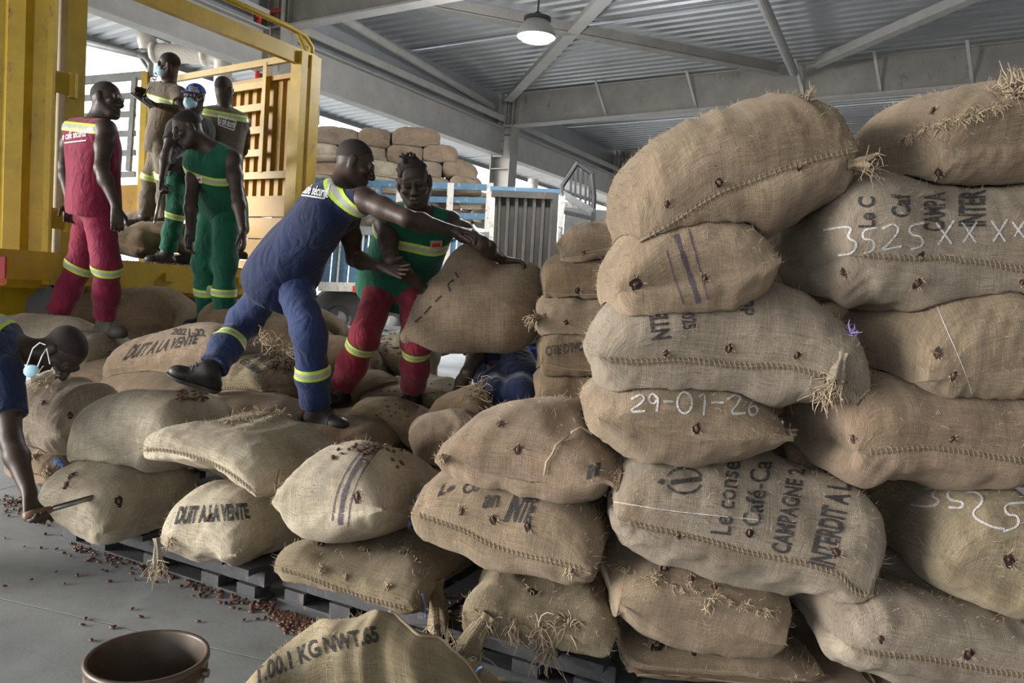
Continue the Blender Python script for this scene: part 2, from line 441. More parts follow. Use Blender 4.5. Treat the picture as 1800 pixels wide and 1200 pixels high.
# bracing tubes and struts under the roof, each found where its ends show against the roof
def strut(name, p, q, drop, w, kind, label, mat=None):
    a, b_ = on_roof(*p, drop), on_roof(*q, drop); d = b_ - a
    m = MB()
    if kind == 'tube': m.tube([a, b_], w / 2, 12)
    else:
        m.bar(a, b_, w, 0.02); m.bar(a + V3(0, 0, w / 2), b_ + V3(0, 0, w / 2), 0.02, w)
    o = m.build(name, mat or M['steel'], None, a, smooth=False)
    return tag(o, label, 'roof strut', None, 'structure')
strut('trim_20', (596, 28), (866, 186), 0.33, 0.15, 'tube', 'round grey tube running along the roof to the middle column')
strut('trim_21', (560, -22), (1368, 130), 0.28, 0.2, 'bar', 'long dark angle brace crossing the roof behind the lamp', M['beam'])
strut('trim_22', (1090, -28), (893, 178), 0.28, 0.2, 'bar', 'pale diagonal brace rising from the middle column')
strut('trim_23', (1326, -30), (1396, 128), 0.33, 0.15, 'tube', 'round tube coming down the roof to the right part of the rafter')
strut('trim_24', (1800, -38), (1432, 118), 0.28, 0.17, 'bar', 'pale diagonal brace at the upper right of the roof')
strut('trim_25', (945, 232), (1040, 288), 0.33, 0.15, 'tube', 'round tube in the roof bay behind the middle rafter')
# unseen wall added on the inner side so less light comes from the right
w = MB().obox(grid(0.5, 15.1, 3.0), E_DIR * BAY * 3.6, T_DIR * 0.06, V3(0, 0, 3.2)).build('wall_right', paint('grey_wall_cladding', (0.30, 0.30, 0.30), 0.7, None, 0, 2)); tag(w, 'unseen grey cladding wall added to hold back light on the inner side of the hall', kind='structure')

# ------------------------------------------------------------------ pendant lamp
lp = on_roof(945, -40, 0.05); ltop = at(945, 30, 9.6)
lamp = empty('pendant_lamp', ltop); tag(lamp, 'round grey high-bay pendant lamp glowing white under the roof', 'lamp')
s_ = 9.6 / FPX
MB().lathe(ltop - V3(0, 0, 35 * s_), [(33.5 * s_, 0), (35 * s_, 2 * s_), (33 * s_, 10 * s_), (20 * s_, 30 * s_), (16 * s_, 31 * s_)], 32).build('lamp_shade', M['lampgrey'], lamp, smooth=True)
MB().lathe(ltop - V3(0, 0, 35 * s_), [(0.001, -9 * s_), (14 * s_, -8 * s_), (26 * s_, -5 * s_), (33.5 * s_, 1 * s_)], 32).build('diffuser', M['lampwhite'], lamp, smooth=True)
MB().lathe(ltop - V3(0, 0, 4 * s_), [(0.001, -4 * s_), (24 * s_, -3 * s_), (24 * s_, 3 * s_), (10 * s_, 6 * s_), (5 * s_, 12 * s_), (0.001, 13 * s_)], 20).build('heat_sink', M['darksteel'], lamp)
MB().tube([ltop + V3(0, 0, 5 * s_), (ltop[0], ltop[1], 5.9)], 0.012, 8).build('rod', M['darksteel'], lamp)
_pl = bpy.data.lights.new('lamp_glow', 'POINT'); _pl.energy = 110; _pl.shadow_soft_size = 0.2
plo = bpy.data.objects.new('lamp_glow', _pl); COL.objects.link(plo); plo.parent = lamp; plo.location = (0, 0, -60 * s_)

# ------------------------------------------------------------------ pipes
rain = empty('rainwater_pipe', at(300, 95, 12.2)); tag(rain, 'white plastic rainwater pipe with a hopper and an elbow', 'pipe')
dd = 12.2; k_ = dd / FPX
MB().lathe(at(257, 88, dd), [(11 * k_, 0), (16 * k_, 16 * k_), (17 * k_, 28 * k_), (16 * k_, 29 * k_), (15 * k_, 31 * k_)], 20).build('hopper', M['pvc'], rain, smooth=True)
MB().tube([at(268, 92, dd), at(285, 92, dd), at(352, 97, dd), at(372, 98, dd), at(386, 102, dd), at(392, 112, dd), at(392, 150, dd), at(388, 320, dd)], 15.5 * k_, 18).build('pipe', M['pvc'], rain, smooth=True)
for x, y in ((272, 92), (360, 97)):
    MB().tube([at(x - 4, y, dd), at(x + 4, y + 0.3, dd)], 18.5 * k_, 18).build('collar', M['pvc'], rain, smooth=True)
MB().bar(at(270, 62, dd), at(300, 75, dd), 0.04, 0.04).build('bracket', M['greysteel'], rain)
_hb = at(310, 92, dd); MB().tube([_hb, V3(_hb[0], _hb[1], 5.0)], 0.015, 8).build('hanger', M['greysteel'], rain)
for px, py, d, lab in ((728, 238, 17.0, 'short white gutter outlet under the eave beside the loaded blue truck'), (936, 322, 24.0, 'short white gutter outlet above the rusted truck door')):
    r = empty('gutter_outlet', at(px, py, d)); tag(r, lab, 'pipe', 'gutter outlets under the canopy edge')
    MB().lathe(at(px, py + 14, d), [(0.13, 0), (0.16, 0.1), (0.16, 0.36)], 16).build('spout', M['pvc'], r, smooth=True)
    MB().lathe(at(px, py + 2, d), [(0.19, 0), (0.19, 0.05)], 16).build('collar', M['pvc'], r, smooth=True)
fp = empty('fire_pipe', at(455, 80, 11.6)); tag(fp, 'red fire-main pipe bending down beside the near column', 'pipe')
MB().tube([at(640, -12, 11.6), at(600, 2, 11.6), at(470, 22, 11.6), at(457, 27, 11.6), at(455, 40, 11.6), at(452, 145, 11.6)], 0.035, 12).build('pipe', M['red'], fp, smooth=True)
for p in ((455, 27), (455, 60)): MB().tube([at(p[0] - 1, p[1] - 5, 11.6), at(p[0] - 1, p[1] + 5, 11.6)], 0.048, 12).build('coupling', M['red'], fp, smooth=True)
# ------------------------------------------------------------------ distance fields meshed by surface nets
def smin(a, b, k):
    if k <= 1e-6: return np.minimum(a, b)
    h = np.maximum(k - np.abs(a - b), 0) / k
    return np.minimum(a, b) - h * h * k * 0.25
class SDF:
    def __init__(s): s.p = []
    def cap(s, a, b, ra, rb, k=0.02, flat=None, m=1.0, op=1):
        a = np.asarray(a, float); b = np.asarray(b, float); R = max(ra, rb) * max(1, m)
        n = None if flat is None else nrm(flat)
        def f(P):
            ab = b - a; t = np.clip(((P - a) @ ab) / max(ab @ ab, 1e-9), 0, 1); q = P - a - t[..., None] * ab
            if n is None: l = np.sqrt((q * q).sum(-1))
            else:
                qn = q @ n; l = np.sqrt(np.maximum((q * q).sum(-1) - qn * qn, 0) + (qn / m) ** 2)
            return l - (ra + (rb - ra) * t)
        s.p.append((f, np.minimum(a, b) - R, np.maximum(a, b) + R, k, op)); return s
    def ell(s, c, B, rad, k=0.02, op=1):
        """ellipsoid: B rows are its axes"""
        c = np.asarray(c, float); B = np.asarray(B, float); rad = np.asarray(rad, float); R = rad.max()
        def f(P):
            q = (P - c) @ B.T; k0 = np.sqrt(((q / rad) ** 2).sum(-1)); k1 = np.sqrt(((q / rad ** 2) ** 2).sum(-1)) + 1e-6
            return k0 * (k0 - 1) / k1
        s.p.append((f, c - R, c + R, k, op)); return s
    def cut(s, pt, n, R, k=0.0, c=None):
        """remove what lies beyond a plane, within R of its point"""
        pt = np.asarray(pt, float); n = nrm(n); cc = pt if c is None else np.asarray(c, float)
        f = lambda P: np.maximum(-((P - pt) @ n), np.sqrt(((P - cc) ** 2).sum(-1)) - R)
        s.p.append((f, cc - R, cc + R, k, -1)); return s
    def mesh(s, h):
        lo = np.min([q[1] for q in s.p if q[4] > 0], 0) - 3 * h; hi = np.max([q[2] for q in s.p if q[4] > 0], 0) + 3 * h
        n = np.ceil((hi - lo) / h).astype(int) + 1
        F = np.full(n, 1.0, np.float32); ax = [lo[i] + h * np.arange(n[i]) for i in range(3)]
        for f, l, u, k, op in s.p:
            i0 = np.clip(((l - k - 2 * h - lo) / h).astype(int), 0, n - 1); i1 = np.clip(((u + k + 2 * h - lo) / h).astype(int) + 2, 1, n)
            if (i1 <= i0).any(): continue
            sl = tuple(slice(a, b) for a, b in zip(i0, i1))
            P = np.stack(np.meshgrid(ax[0][sl[0]], ax[1][sl[1]], ax[2][sl[2]], indexing='ij'), -1)
            d = f(P).astype(np.float32)
            F[sl] = smin(F[sl], d, k) if op > 0 else -smin(-F[sl], d, k)
        return surfnet(F, lo, h)
def surfnet(F, lo, h):
    S = F < 0; n = np.array(F.shape)
    cnt = np.zeros(n - 1, np.int8)
    for di in (0, 1):
        for dj in (0, 1):
            for dk in (0, 1): cnt += S[di:n[0] - 1 + di, dj:n[1] - 1 + dj, dk:n[2] - 1 + dk]
    C = np.argwhere((cnt > 0) & (cnt < 8)); idx = -np.ones(n - 1, np.int64); idx[tuple(C.T)] = np.arange(len(C))
    pos = np.zeros((len(C), 3)); num = np.zeros(len(C))
    off = [(i, j, k) for i in (0, 1) for j in (0, 1) for k in (0, 1)]
    val = {o: F[C[:, 0] + o[0], C[:, 1] + o[1], C[:, 2] + o[2]] for o in off}
    for o in off:
        for a in range(3):
            if o[a] == 0:
                q = list(o); q[a] = 1; q = tuple(q); fa, fb = val[o], val[q]; cr = (fa < 0) != (fb < 0)
                t = np.where(cr, fa / np.where(cr, fa - fb, 1), 0)
                pos[cr] += np.array(o, float); pos[cr, a] += t[cr]; num += cr
    V = lo + h * (C + pos / num[:, None]); Q = []
    for a in range(3):
        b, c = (a + 1) % 3, (a + 2) % 3; sl0 = [slice(None)] * 3; sl1 = [slice(None)] * 3; sl0[a] = slice(0, -1); sl1[a] = slice(1, None)
        s0, s1 = S[tuple(sl0)], S[tuple(sl1)]; E = np.argwhere(s0 != s1); E = E[(E[:, b] > 0) & (E[:, c] > 0) & (E[:, b] < n[b] - 1) & (E[:, c] < n[c] - 1)]
        def cell(db, dc):
            e = E.copy(); e[:, b] -= db; e[:, c] -= dc; return idx[tuple(e.T)]
        q = np.stack([cell(1, 1), cell(0, 1), cell(0, 0), cell(1, 0)], 1); fl = ~s0[tuple(E.T)]
        q[fl] = q[fl][:, ::-1]; Q.append(q)
    Q = np.concatenate(Q); Q = Q[(Q >= 0).all(1)]
    return V, Q
def vnormals(V, Q):
    a, b, c, d = (V[Q[:, i]] for i in range(4)); fn = np.cross(c - a, d - b); N_ = np.zeros_like(V)
    for i in range(4): np.add.at(N_, Q[:, i], fn)
    return N_ / (np.linalg.norm(N_, axis=1)[:, None] + 1e-12)
def relax(V, Q, it=2, lam=0.5):
    for _ in range(it):
        A = np.zeros_like(V); w = np.zeros(len(V))
        for i in range(4):
            j = Q[:, (i + 1) % 4]; np.add.at(A, Q[:, i], V[j]); np.add.at(w, Q[:, i], 1)
            np.add.at(A, j, V[Q[:, i]]); np.add.at(w, j, 1)
        V = V + lam * (A / np.maximum(w, 1)[:, None] - V)
    return V
def slab(V, Q, name, pt, n, edges, mats, parent, off=0.003, within=None, region=None):
    """a band lying on a meshed garment: the strip between planes, lifted off the cloth"""
    n = nrm(n); h = (V - pt) @ n; e0, e1 = edges[0], edges[-1]; hq = h[Q]
    m = (hq.max(1) > e0) & (hq.min(1) < e1)
    if within is not None: m &= np.linalg.norm(V[Q].mean(1) - pt, axis=1) < within
    if region is not None: m &= region(V[Q].mean(1))
    if not m.any(): return None
    Nn = vnormals(V, Q); q = Q[m]; used, inv = np.unique(q, return_inverse=True); P = V[used] + Nn[used] * off
    bm = bmesh.new(); vs = [bm.verts.new(p) for p in P]
    for f in inv.reshape(-1, 4):
        try: bm.faces.new([vs[i] for i in f])
        except ValueError: pass
    for e in edges: bmesh.ops.bisect_plane(bm, geom=bm.verts[:] + bm.edges[:] + bm.faces[:], plane_co=Vector(pt + n * e), plane_no=Vector(n))
    bm.verts.index_update(); vv = np.array([v.co for v in bm.verts]); fs, mi = [], []
    for f in bm.faces:
        c = float((np.array(f.calc_center_median()) - pt) @ n)
        if c < e0 or c > e1: continue
        fs.append([v.index for v in f.verts]); mi.append(min(int(np.searchsorted(edges, c)) - 1, len(mats) - 1))
    bm.free()
    if not fs: return None
    um = []; [um.append(x) for x in mats if x not in um]
    used = sorted(set(i for f in fs for i in f)); re = {i: k for k, i in enumerate(used)}
    return mk(name, vv[used], [[re[i] for i in f] for f in fs], um, parent, midx=[um.index(mats[i]) for i in mi])
# ------------------------------------------------------------------ yellow truck
TL = V3(-3.44, 6.07, 0); TR = V3(-2.24, 8.35, 0)          # the side opening, left post to right post
TD = nrm(TR - TL); TN = np.array([-TD[1], TD[0], 0])        # along the truck / across it, away from us
BEDZ = 1.33; TOPZ = 3.56
truck = empty('cargo_truck', (TL + TR) / 2); tag(truck, 'yellow open-sided cargo truck with a corrugated side door swung open', 'truck')
def tp(a, n, z): return TL + TD * a + TN * n + V3(0, 0, z)
TLEN = float(np.linalg.norm(TR - TL))
MB().obox(tp(TLEN / 2 - 1.0, 1.25, BEDZ - 0.04), TD * (TLEN / 2 + 1.0), TN * 1.25, V3(0, 0, 0.03)).build('bed_floor', M['darksteel'], truck)
MB().obox(tp(TLEN / 2 - 1.0, 0.0, BEDZ - 0.11), TD * (TLEN / 2 + 1.06), TN * 0.05, V3(0, 0, 0.12)).build('bed_rail', M['yellow'], truck)
MB().obox(tp(TLEN / 2 - 1.0, 0.25, BEDZ - 0.42), TD * (TLEN / 2 + 0.9), TN * 0.03, V3(0, 0, 0.26)).build('side_skirt', M['yellow'], truck)
for a in (0.9, 1.7, 2.3):
    MB().obox(tp(a, -0.06, BEDZ - 0.1), TD * 0.05, TN * 0.02, V3(0, 0, 0.035)).build('latch', M['yellow'], truck)
for a in (0.3, 1.3, 2.1):
    MB().obox(tp(a, 0.9, 0.95), TD * 0.06, TN * 0.8, V3(0, 0, 0.1)).build('cross_member', M['darksteel'], truck)
MB().obox(tp(TLEN / 2 - 1, 0.9, 0.82), TD * (TLEN / 2 + 0.9), TN * 0.08, V3(0, 0, 0.09)).build('chassis_beam', M['darksteel'], truck)
# left post (hollow square with a rounded front) and its hinges
MB().obox(tp(0, 0.02, (BEDZ - 0.02 + 4.3) / 2), TD * 0.075, TN * 0.09, V3(0, 0, (4.3 - BEDZ) / 2)).build('post', M['yellow'], truck)
MB().obox(tp(-0.16, 0.03, (BEDZ + 4.3) / 2), TD * 0.035, TN * 0.05, V3(0, 0, (4.3 - BEDZ) / 2)).build('dark_gap_strip', M['darksteel'], truck)  # dark strip painting in the shade of the gap beside the door
MB().obox(tp(0.0, -0.07, BEDZ - 0.08), TD * 0.2, TN * 0.06, V3(0, 0, 0.12)).build('post_foot', M['yellow'], truck)
for z in (1.62, 2.6, 3.42):
    h = MB().tube([tp(-0.06, -0.13, z - 0.09), tp(-0.06, -0.13, z + 0.09)], 0.032, 10).build('hinge', M['yellow'], truck)
    MB().obox(tp(-0.14, -0.12, z), TD * 0.09, TN * 0.012, V3(0, 0, 0.075)).build('hinge_leaf', M['yellow'], h)
# door of vertical trapezoid ribs, swung open to the left
DD = nrm(V3(-1.0, -0.28, 0)); DN = V3(-DD[1], DD[0], 0); dh = tp(-0.22, -0.13, 0)
v, f = [], []
prof = [(0, 0), (0.10, 0), (0.14, 0.05), (0.25, 0.05), (0.29, 0)]
xs = [(0.0, 0.0)]
for k in range(5):
    for q, h in prof: xs.append((0.02 + k * 0.30 + q, h))
for (x, h) in xs:
    for z in (BEDZ + 0.03, 4.25):
        p = dh + DD * x - DN * (-h); v.append((p[0], p[1], z))
for i in range(len(xs) - 1): f.append([2 * i, 2 * i + 1, 2 * i + 3, 2 * i + 2])
door = mk('side_door', v, f, M['yellow'], truck, smooth=False)
MB().obox(dh + DD * 0.0 + V3(0, 0, 2.8), DD * 0.02, DN * 0.05, V3(0, 0, 1.45)).build('door_stile', M['yellow'], door)
MB().obox(tp(-0.75, -0.30, BEDZ - 0.06), TD * 0.58, TN * 0.05, V3(0, 0, 0.1)).build('rear_bumper_rail', M['yellow_pale'], truck)
MB().obox(at(2, 470, 5.2), CR * 0.03, nrm(V3(0, 1, 0)) * 0.01, V3(0, 0, 0.07)).build('red_reflector', M['red'], truck)
MB().tube([at(3, 494, 5.2) , at(3, 494, 5.26)], 0.03, 12).build('tail_lamp', plain('orange_lens', (0.6, 0.14, 0.04), 0.3), truck)
# mud flap hanging under the bed
fb = [at(84, 498, 5.9), at(100, 512, 5.9), at(98, 550, 5.9), at(72, 560, 5.9), at(44, 548, 5.9), at(46, 528, 5.9), at(62, 512, 5.9), at(66, 498, 5.9)]
m = MB(); m.add(fb + [p + V3(0, 0.05, 0) for p in fb], [list(range(8))[::-1], list(range(8, 16))] + [[i, (i + 1) % 8, (i + 1) % 8 + 8, i + 8] for i in range(8)])
m.build('mud_flap', M['darksteel'], truck)
# right post pair, top rail, loop handle
for a, w in ((TLEN, 0.07), (TLEN - 0.17, 0.045)):
    MB().obox(tp(a, 0.02, (BEDZ - 0.3 + TOPZ) / 2), TD * w, TN * 0.07, V3(0, 0, (TOPZ - BEDZ + 0.3) / 2)).build('post', M['yellow'], truck)
MB().obox(tp(TLEN + 0.1, 0.02, 3.0), TD * 0.03, TN * 0.03, V3(0, 0, 0.1)).build('latch', M['darksteel'], truck)
MB().bar(tp(-0.3, 0.02, TOPZ - 0.05), tp(TLEN + 0.05, 0.02, TOPZ - 0.05), 0.07, 0.15).build('top_rail', M['yellow'], truck)
MB().tube([tp(-0.3, 0.02, TOPZ + 0.2), tp(TLEN - 0.35, 0.02, TOPZ + 0.2), tp(TLEN - 0.12, 0.02, TOPZ + 0.18), tp(TLEN - 0.01, 0.02, TOPZ + 0.1), tp(TLEN, 0.02, TOPZ - 0.02)], 0.028, 10).build('loop_rail', M['yellow'], truck, smooth=True)
MB().tube([tp(TLEN - 0.22, 0.02, TOPZ + 0.18), tp(TLEN - 0.1, 0.02, TOPZ + 0.05), tp(TLEN - 0.05, 0.02, TOPZ)], 0.02, 8).build('loop_stay', M['yellow'], truck)
# end gate at the right: tall corrugated headboard with slats in front and a boarded lower part
GA = tp(TLEN - 0.02, 0.06, 0); GD = nrm(at(322, 460, 9.6) * V3(1, 1, 0) - GA); GN = V3(-GD[1], GD[0], 0)
def gp(a, n, z): return GA + GD * a + GN * n + V3(0, 0, z)
def gx(px):      # distance along the gate of an image column (at horizon height)
    r = rayd(px, 462); r = r[:2]; A = np.array([[r[0], -GD[0]], [r[1], -GD[1]]]); return float(np.linalg.solve(A, GA[:2])[1])
def gz(px, py):
    a = gx(px - (462 - py) * 0.065); p = gp(a, 0, 0); d = p @ CF - CAM @ CF
    # solve height so that it shows at row py
    lo, hi = 0.0, 6.0
    for _ in range(40):
        mid = (lo + hi) / 2
        if proj(p + V3(0, 0, mid))[1] > py: lo = mid
        else: hi = mid
    return lo
aR, aS, aL, aT = 0.12, gx(460), gx(386), gx(300)
zt = gz(450, 118)
MB().bar(gp(aR, 0.05, zt), gp(aT, 0.05, zt), 0.05, 0.07).build('gate_top_rail', M['yellow_pale'], truck)
MB().obox(gp(aS, 0.05, (zt + gz(460, 305)) / 2), GD * 0.03, GN * 0.03, V3(0, 0, (zt - gz(460, 305)) / 2)).build('gate_stile', M['yellow_pale'], truck)
for py in (156, 194, 233, 272):
    MB().bar(gp(aS, 0.05, gz(440, py)), gp(gx(384), 0.05, gz(440, py)), 0.04, 0.075).build('slat', M['yellow_pale'], truck)
MB().bar(gp(aR, 0.05, gz(440, 311)), gp(gx(384), 0.05, gz(440, 311)), 0.04, 0.075).build('slat', M['yellow_pale'], truck)
xs = []; zz0, zz1 = gz(440, 345), gz(440, 146)
a = aR
while a < aL - 0.02:
    xs += [(a, 0.0), (a + 0.07, 0.0), (a + 0.085, 0.035), (a + 0.135, 0.035), (a + 0.15, 0.0)]; a += 0.15
v = [tuple(gp(x, -0.03 - h, z)) for (x, h) in xs for z in (zz0, zz1)]
f = [[2 * i, 2 * i + 1, 2 * i + 3, 2 * i + 2] for i in range(len(xs) - 1)]
mk('ribbed_headboard', v, f, M['amber'], truck, smooth=False)
MB().bar(gp(aR, -0.0, zz1), gp(aL, -0.0, zz1), 0.05, 0.05).build('headboard_rail', M['amber'], truck)
zs = np.linspace(BEDZ - 0.35, zz0, 6)
for k in range(5):
    MB().obox(gp((aR + aL) / 2, 0.03, (zs[k] + zs[k + 1]) / 2), GD * (aL - aR) / 2, GN * 0.03, V3(0, 0, (zs[k + 1] - zs[k]) / 2 - 0.008)).build('board', M['amber'], truck)
# far grey gate and far loop rail, against the sky
FD = nrm(TD * -1.0); FA = at(262, 300, 9.6) * V3(1, 1, 0)
def fz(px, py, d): return at(px, py, d)[2]
dF = 9.4
post = MB().bar(at(257, 128, dF), at(246, 440, dF), 0.07, 0.09, (0, 1, 0)).build('far_post', M['yellow'], truck)
MB().tube([at(120, 68, dF), at(240, 96, dF), at(256, 102, dF), at(265, 113, dF), at(264, 135, dF)], 0.035, 10).build('far_loop_rail', M['greysteel'], truck, smooth=True)
MB().tube([at(247, 102, dF), at(262, 124, dF)], 0.022, 8).build('loop_stay', M['greysteel'], truck)
MB().bar(at(118, 144, dF), at(257, 132, dF), 0.05, 0.09).build('far_slat', M['greysteel'], truck)
for y0, y1 in ((174, 168), (206, 200), (240, 234), (273, 268), (310, 306)):
    MB().bar(at(118, y0, dF), at(238, y1, dF), 0.04, 0.065).build('far_slat', M['greysteel'], truck)
MB().bar(at(237, 136, dF), at(226, 300, dF), 0.05, 0.06, (0, 1, 0)).build('far_stile', M['greysteel'], truck)
for y in (345, 385, 425): MB().bar(at(60, y + 6, dF), at(252, y, dF), 0.05, 0.27).build('far_board', M['amber'], truck)
for y in (425, 462): MB().bar(at(245, y - 2, 9.9), at(420, y + 8, 9.9), 0.05, 0.25).build('far_side_board', M['amber'], truck)
ch = MB()
for k in range(9):
    c = at(278 - k * 2.2, 122 + k * 5, dF - 0.25); ch.tube([c + V3(0.018, 0, 0.02), c + V3(0.018, 0.0, -0.02), c + V3(-0.018, 0.012 * (k % 2), -0.02), c + V3(-0.018, 0, 0.02), c + V3(0.018, 0, 0.02)], 0.007, 5)
ch.build('chain', M['darksteel'], truck)
# ------------------------------------------------------------------ loaded blue truck behind
bt = empty('loaded_truck', at(720, 520, 12.6) * V3(1, 1, 0)); tag(bt, 'faded blue slat-sided truck piled high with jute sacks', 'truck')
dB = 12.3
def bar_px(name, p, q, d, w, h, mat, root, d2=None, up=(0, 0, 1)):
    return MB().bar(at(*p, d), at(*q, d2 or d), w, h, up).build(name, mat, root)
bar_px('top_rail', (545, 318), (866, 330), dB, 0.06, 0.10, M['blue'], bt)
for y in (353, 381): bar_px('rail', (548, y - 8), (862, y), dB, 0.05, 0.09, M['blue'], bt)
for x, mt in ((560, 'blue'), (666, 'blue'), (704, 'whitepaint'), (793, 'whitepaint'), (862, 'whitepaint')):
    bar_px('post', (x, 322), (x - 12, 520), dB, 0.10, 0.07, M[mt], bt, None, (0, 1, 0))
bar_px('deck_beam', (560, 402), (868, 416), dB - 0.04, 0.08, 0.13, M['greysteel'], bt)
for k in range(9):
    x0 = 572 + k * 31; bar_px('side_board', (x0, 408), (x0 - 8, 500), dB, 0.25, 0.04, M['blue'], bt, None, (0, 1, 0))
for x in (600, 640, 700, 760, 815): bar_px('stake', (x, 408), (x - 8, 505), dB - 0.05, 0.025, 0.03, M['whitepaint'], bt, None, (0, 1, 0))
bar_px('sill', (560, 503), (846, 510), dB - 0.05, 0.08, 0.14, M['whitepaint'], bt)
bar_px('sill_marker', (620, 508), (640, 509), dB - 0.12, 0.03, 0.1, M['red'], bt)
bar_px('chassis', (540, 535), (960, 548), dB + 0.3, 0.4, 0.30, M['darksteel'], bt)
for x, y in ((600, 558), (690, 566), (770, 570)):
    c = at(x, y, dB + 0.2)
    wv = MB().lathe(c - nrm(V3(0.1, 1, 0)) * 0.14, [(0.2, 0), (0.27, 0.0), (0.44, 0.0), (0.5, 0.04), (0.5, 0.22), (0.44, 0.27), (0.2, 0.27)], 28, V3(0.1, 1, 0)).build('wheel', M['tyre'], bt, smooth=True)
    MB().lathe(c - nrm(V3(0.1, 1, 0)) * 0.15, [(0.001, 0.06), (0.1, 0.06), (0.12, 0.1), (0.2, 0.1), (0.27, 0.01)], 20, V3(0.1, 1, 0)).build('wheel_hub', M['greysteel'], wv, smooth=True)
for y in (578, 588, 600): bar_px('floor_rail', (560, y - 4), (800, y), dB - 1.6, 0.05, 0.04, M['greysteel'], bt)
# rusted door of ribs, standing open at the end of that truck
rd = empty('cargo_gate', at(925, 560, 11.0)); tag(rd, 'rust-stained dark ribbed truck door beside the hanging sack', 'door')
dR = 11.0
A0, A1, B0, B1 = at(867, 345, dR), at(975, 350, dR - 0.2), at(858, 575, dR), at(962, 575, dR - 0.2)
xs = [];
for k in range(7):
    xs += [(k / 7, 0), (k / 7 + 0.07, 0), (k / 7 + 0.09, 1), (k / 7 + 0.125, 1)]
xs.append((1.0, 0))
v = [];
for t, h in xs:
    off = V3(0.1, -0.99, 0) * 0.05 * h
    v += [tuple(A0 + (A1 - A0) * t + off), tuple(B0 + (B1 - B0) * t + off)]
mk('ribbed_panel', v, [[2 * i, 2 * i + 1, 2 * i + 3, 2 * i + 2] for i in range(len(xs) - 1)], M['rust'], rd, smooth=False)
bar_px('frame_rail', (865, 340), (978, 345), dR - 0.05, 0.07, 0.09, M['rust'], rd, dR - 0.25)
bar_px('frame_rail', (858, 578), (964, 578), dR - 0.05, 0.07, 0.09, M['rust'], rd, dR - 0.25)
bar_px('frame_stile', (867, 336), (857, 582), dR - 0.05, 0.06, 0.05, M['whitepaint'], rd, None, (0, 1, 0))
bar_px('frame_stile', (977, 340), (965, 580), dR - 0.25, 0.08, 0.08, M['rust'], rd, None, (0, 1, 0))
bar_px('hinge_post', (988, 345), (976, 585), dR - 0.25, 0.06, 0.06, M['whitepaint'], rd, None, (0, 1, 0))
bar_px('head_beam', (862, 332), (992, 338), dR + 0.1, 0.08, 0.07, M['blue'], rd)
# cage frame of a third truck
cg = empty('ladder_rack', at(1015, 370, 10.6)); tag(cg, 'dark steel ladder-like rack sticking out above the stack', 'rack')
dC = 10.6
MB().tube([at(989, 345, dC), at(988, 327, dC), at(1014, 288, dC), at(1040, 306, dC), at(1044, 345, dC), at(1043, 372, dC)], 0.035, 8).build('hoop', M['darksteel'], cg)
bar_px('base_beam', (988, 340), (1044, 374), dC, 0.06, 0.09, M['greysteel'], cg)
for x0, y0, y1 in ((1004, 303, 350), (1012, 293, 353), (1021, 294, 358), (1030, 300, 363), (1037, 305, 368)):
    bar_px('rung', (x0, y0), (x0 - 1, y1), dC, 0.03, 0.03, M['darksteel'], cg, None, (0, 1, 0))
bar_px('post', (990, 340), (985, 400), dC, 0.06, 0.06, M['whitepaint'], cg, None, (0, 1, 0))
bar_px('post', (1043, 372), (1038, 480), dC, 0.06, 0.06, M['darksteel'], cg, None, (0, 1, 0))
bar_px('cross_bar', (988, 372), (1042, 384), dC, 0.05, 0.05, M['darksteel'], cg)
third = empty('parked_truck', at(1020, 440, 13)); tag(third, 'grey truck body seen through the gap under the rack', 'truck')
bar_px('side_panel', (992, 392), (1075, 398), 13, 0.1, 0.5, M['greysteel'], third)
bar_px('lower_panel', (985, 450), (1075, 455), 13, 0.1, 0.5, M['darksteel'], third)
bar_px('tank', (990, 365), (1040, 370), 13.1, 0.1, 0.2, M['whitepaint'], third)
# motor tricycle wheel behind the pile
wh = empty('hand_cart', at(940, 590, 7.0)); tag(wh, 'small-wheeled cart half hidden behind the hanging sack', 'cart')
c = at(932, 585, 7.0)
MB().lathe(c, [(0.10, -0.03), (0.135, -0.03), (0.15, 0), (0.135, 0.03), (0.10, 0.03)], 28, V3(0.25, -1, 0.05)).build('wheel', M['tyre'], wh, smooth=True)
MB().lathe(c, [(0.001, 0), (0.03, 0.02), (0.1, 0.0)], 20, V3(0.25, -1, 0.05)).build('wheel_hub', M['greysteel'], wh, smooth=True)
MB().tube([at(912, 600, 7.0), at(926, 575, 7.0), at(934, 560, 7.0)], 0.012, 8).build('stay', plain('blue_bar_paint', (0.1, 0.25, 0.6)), wh)
bar_px('frame', (920, 556), (962, 562), 7.0, 0.04, 0.05, M['darksteel'], wh)
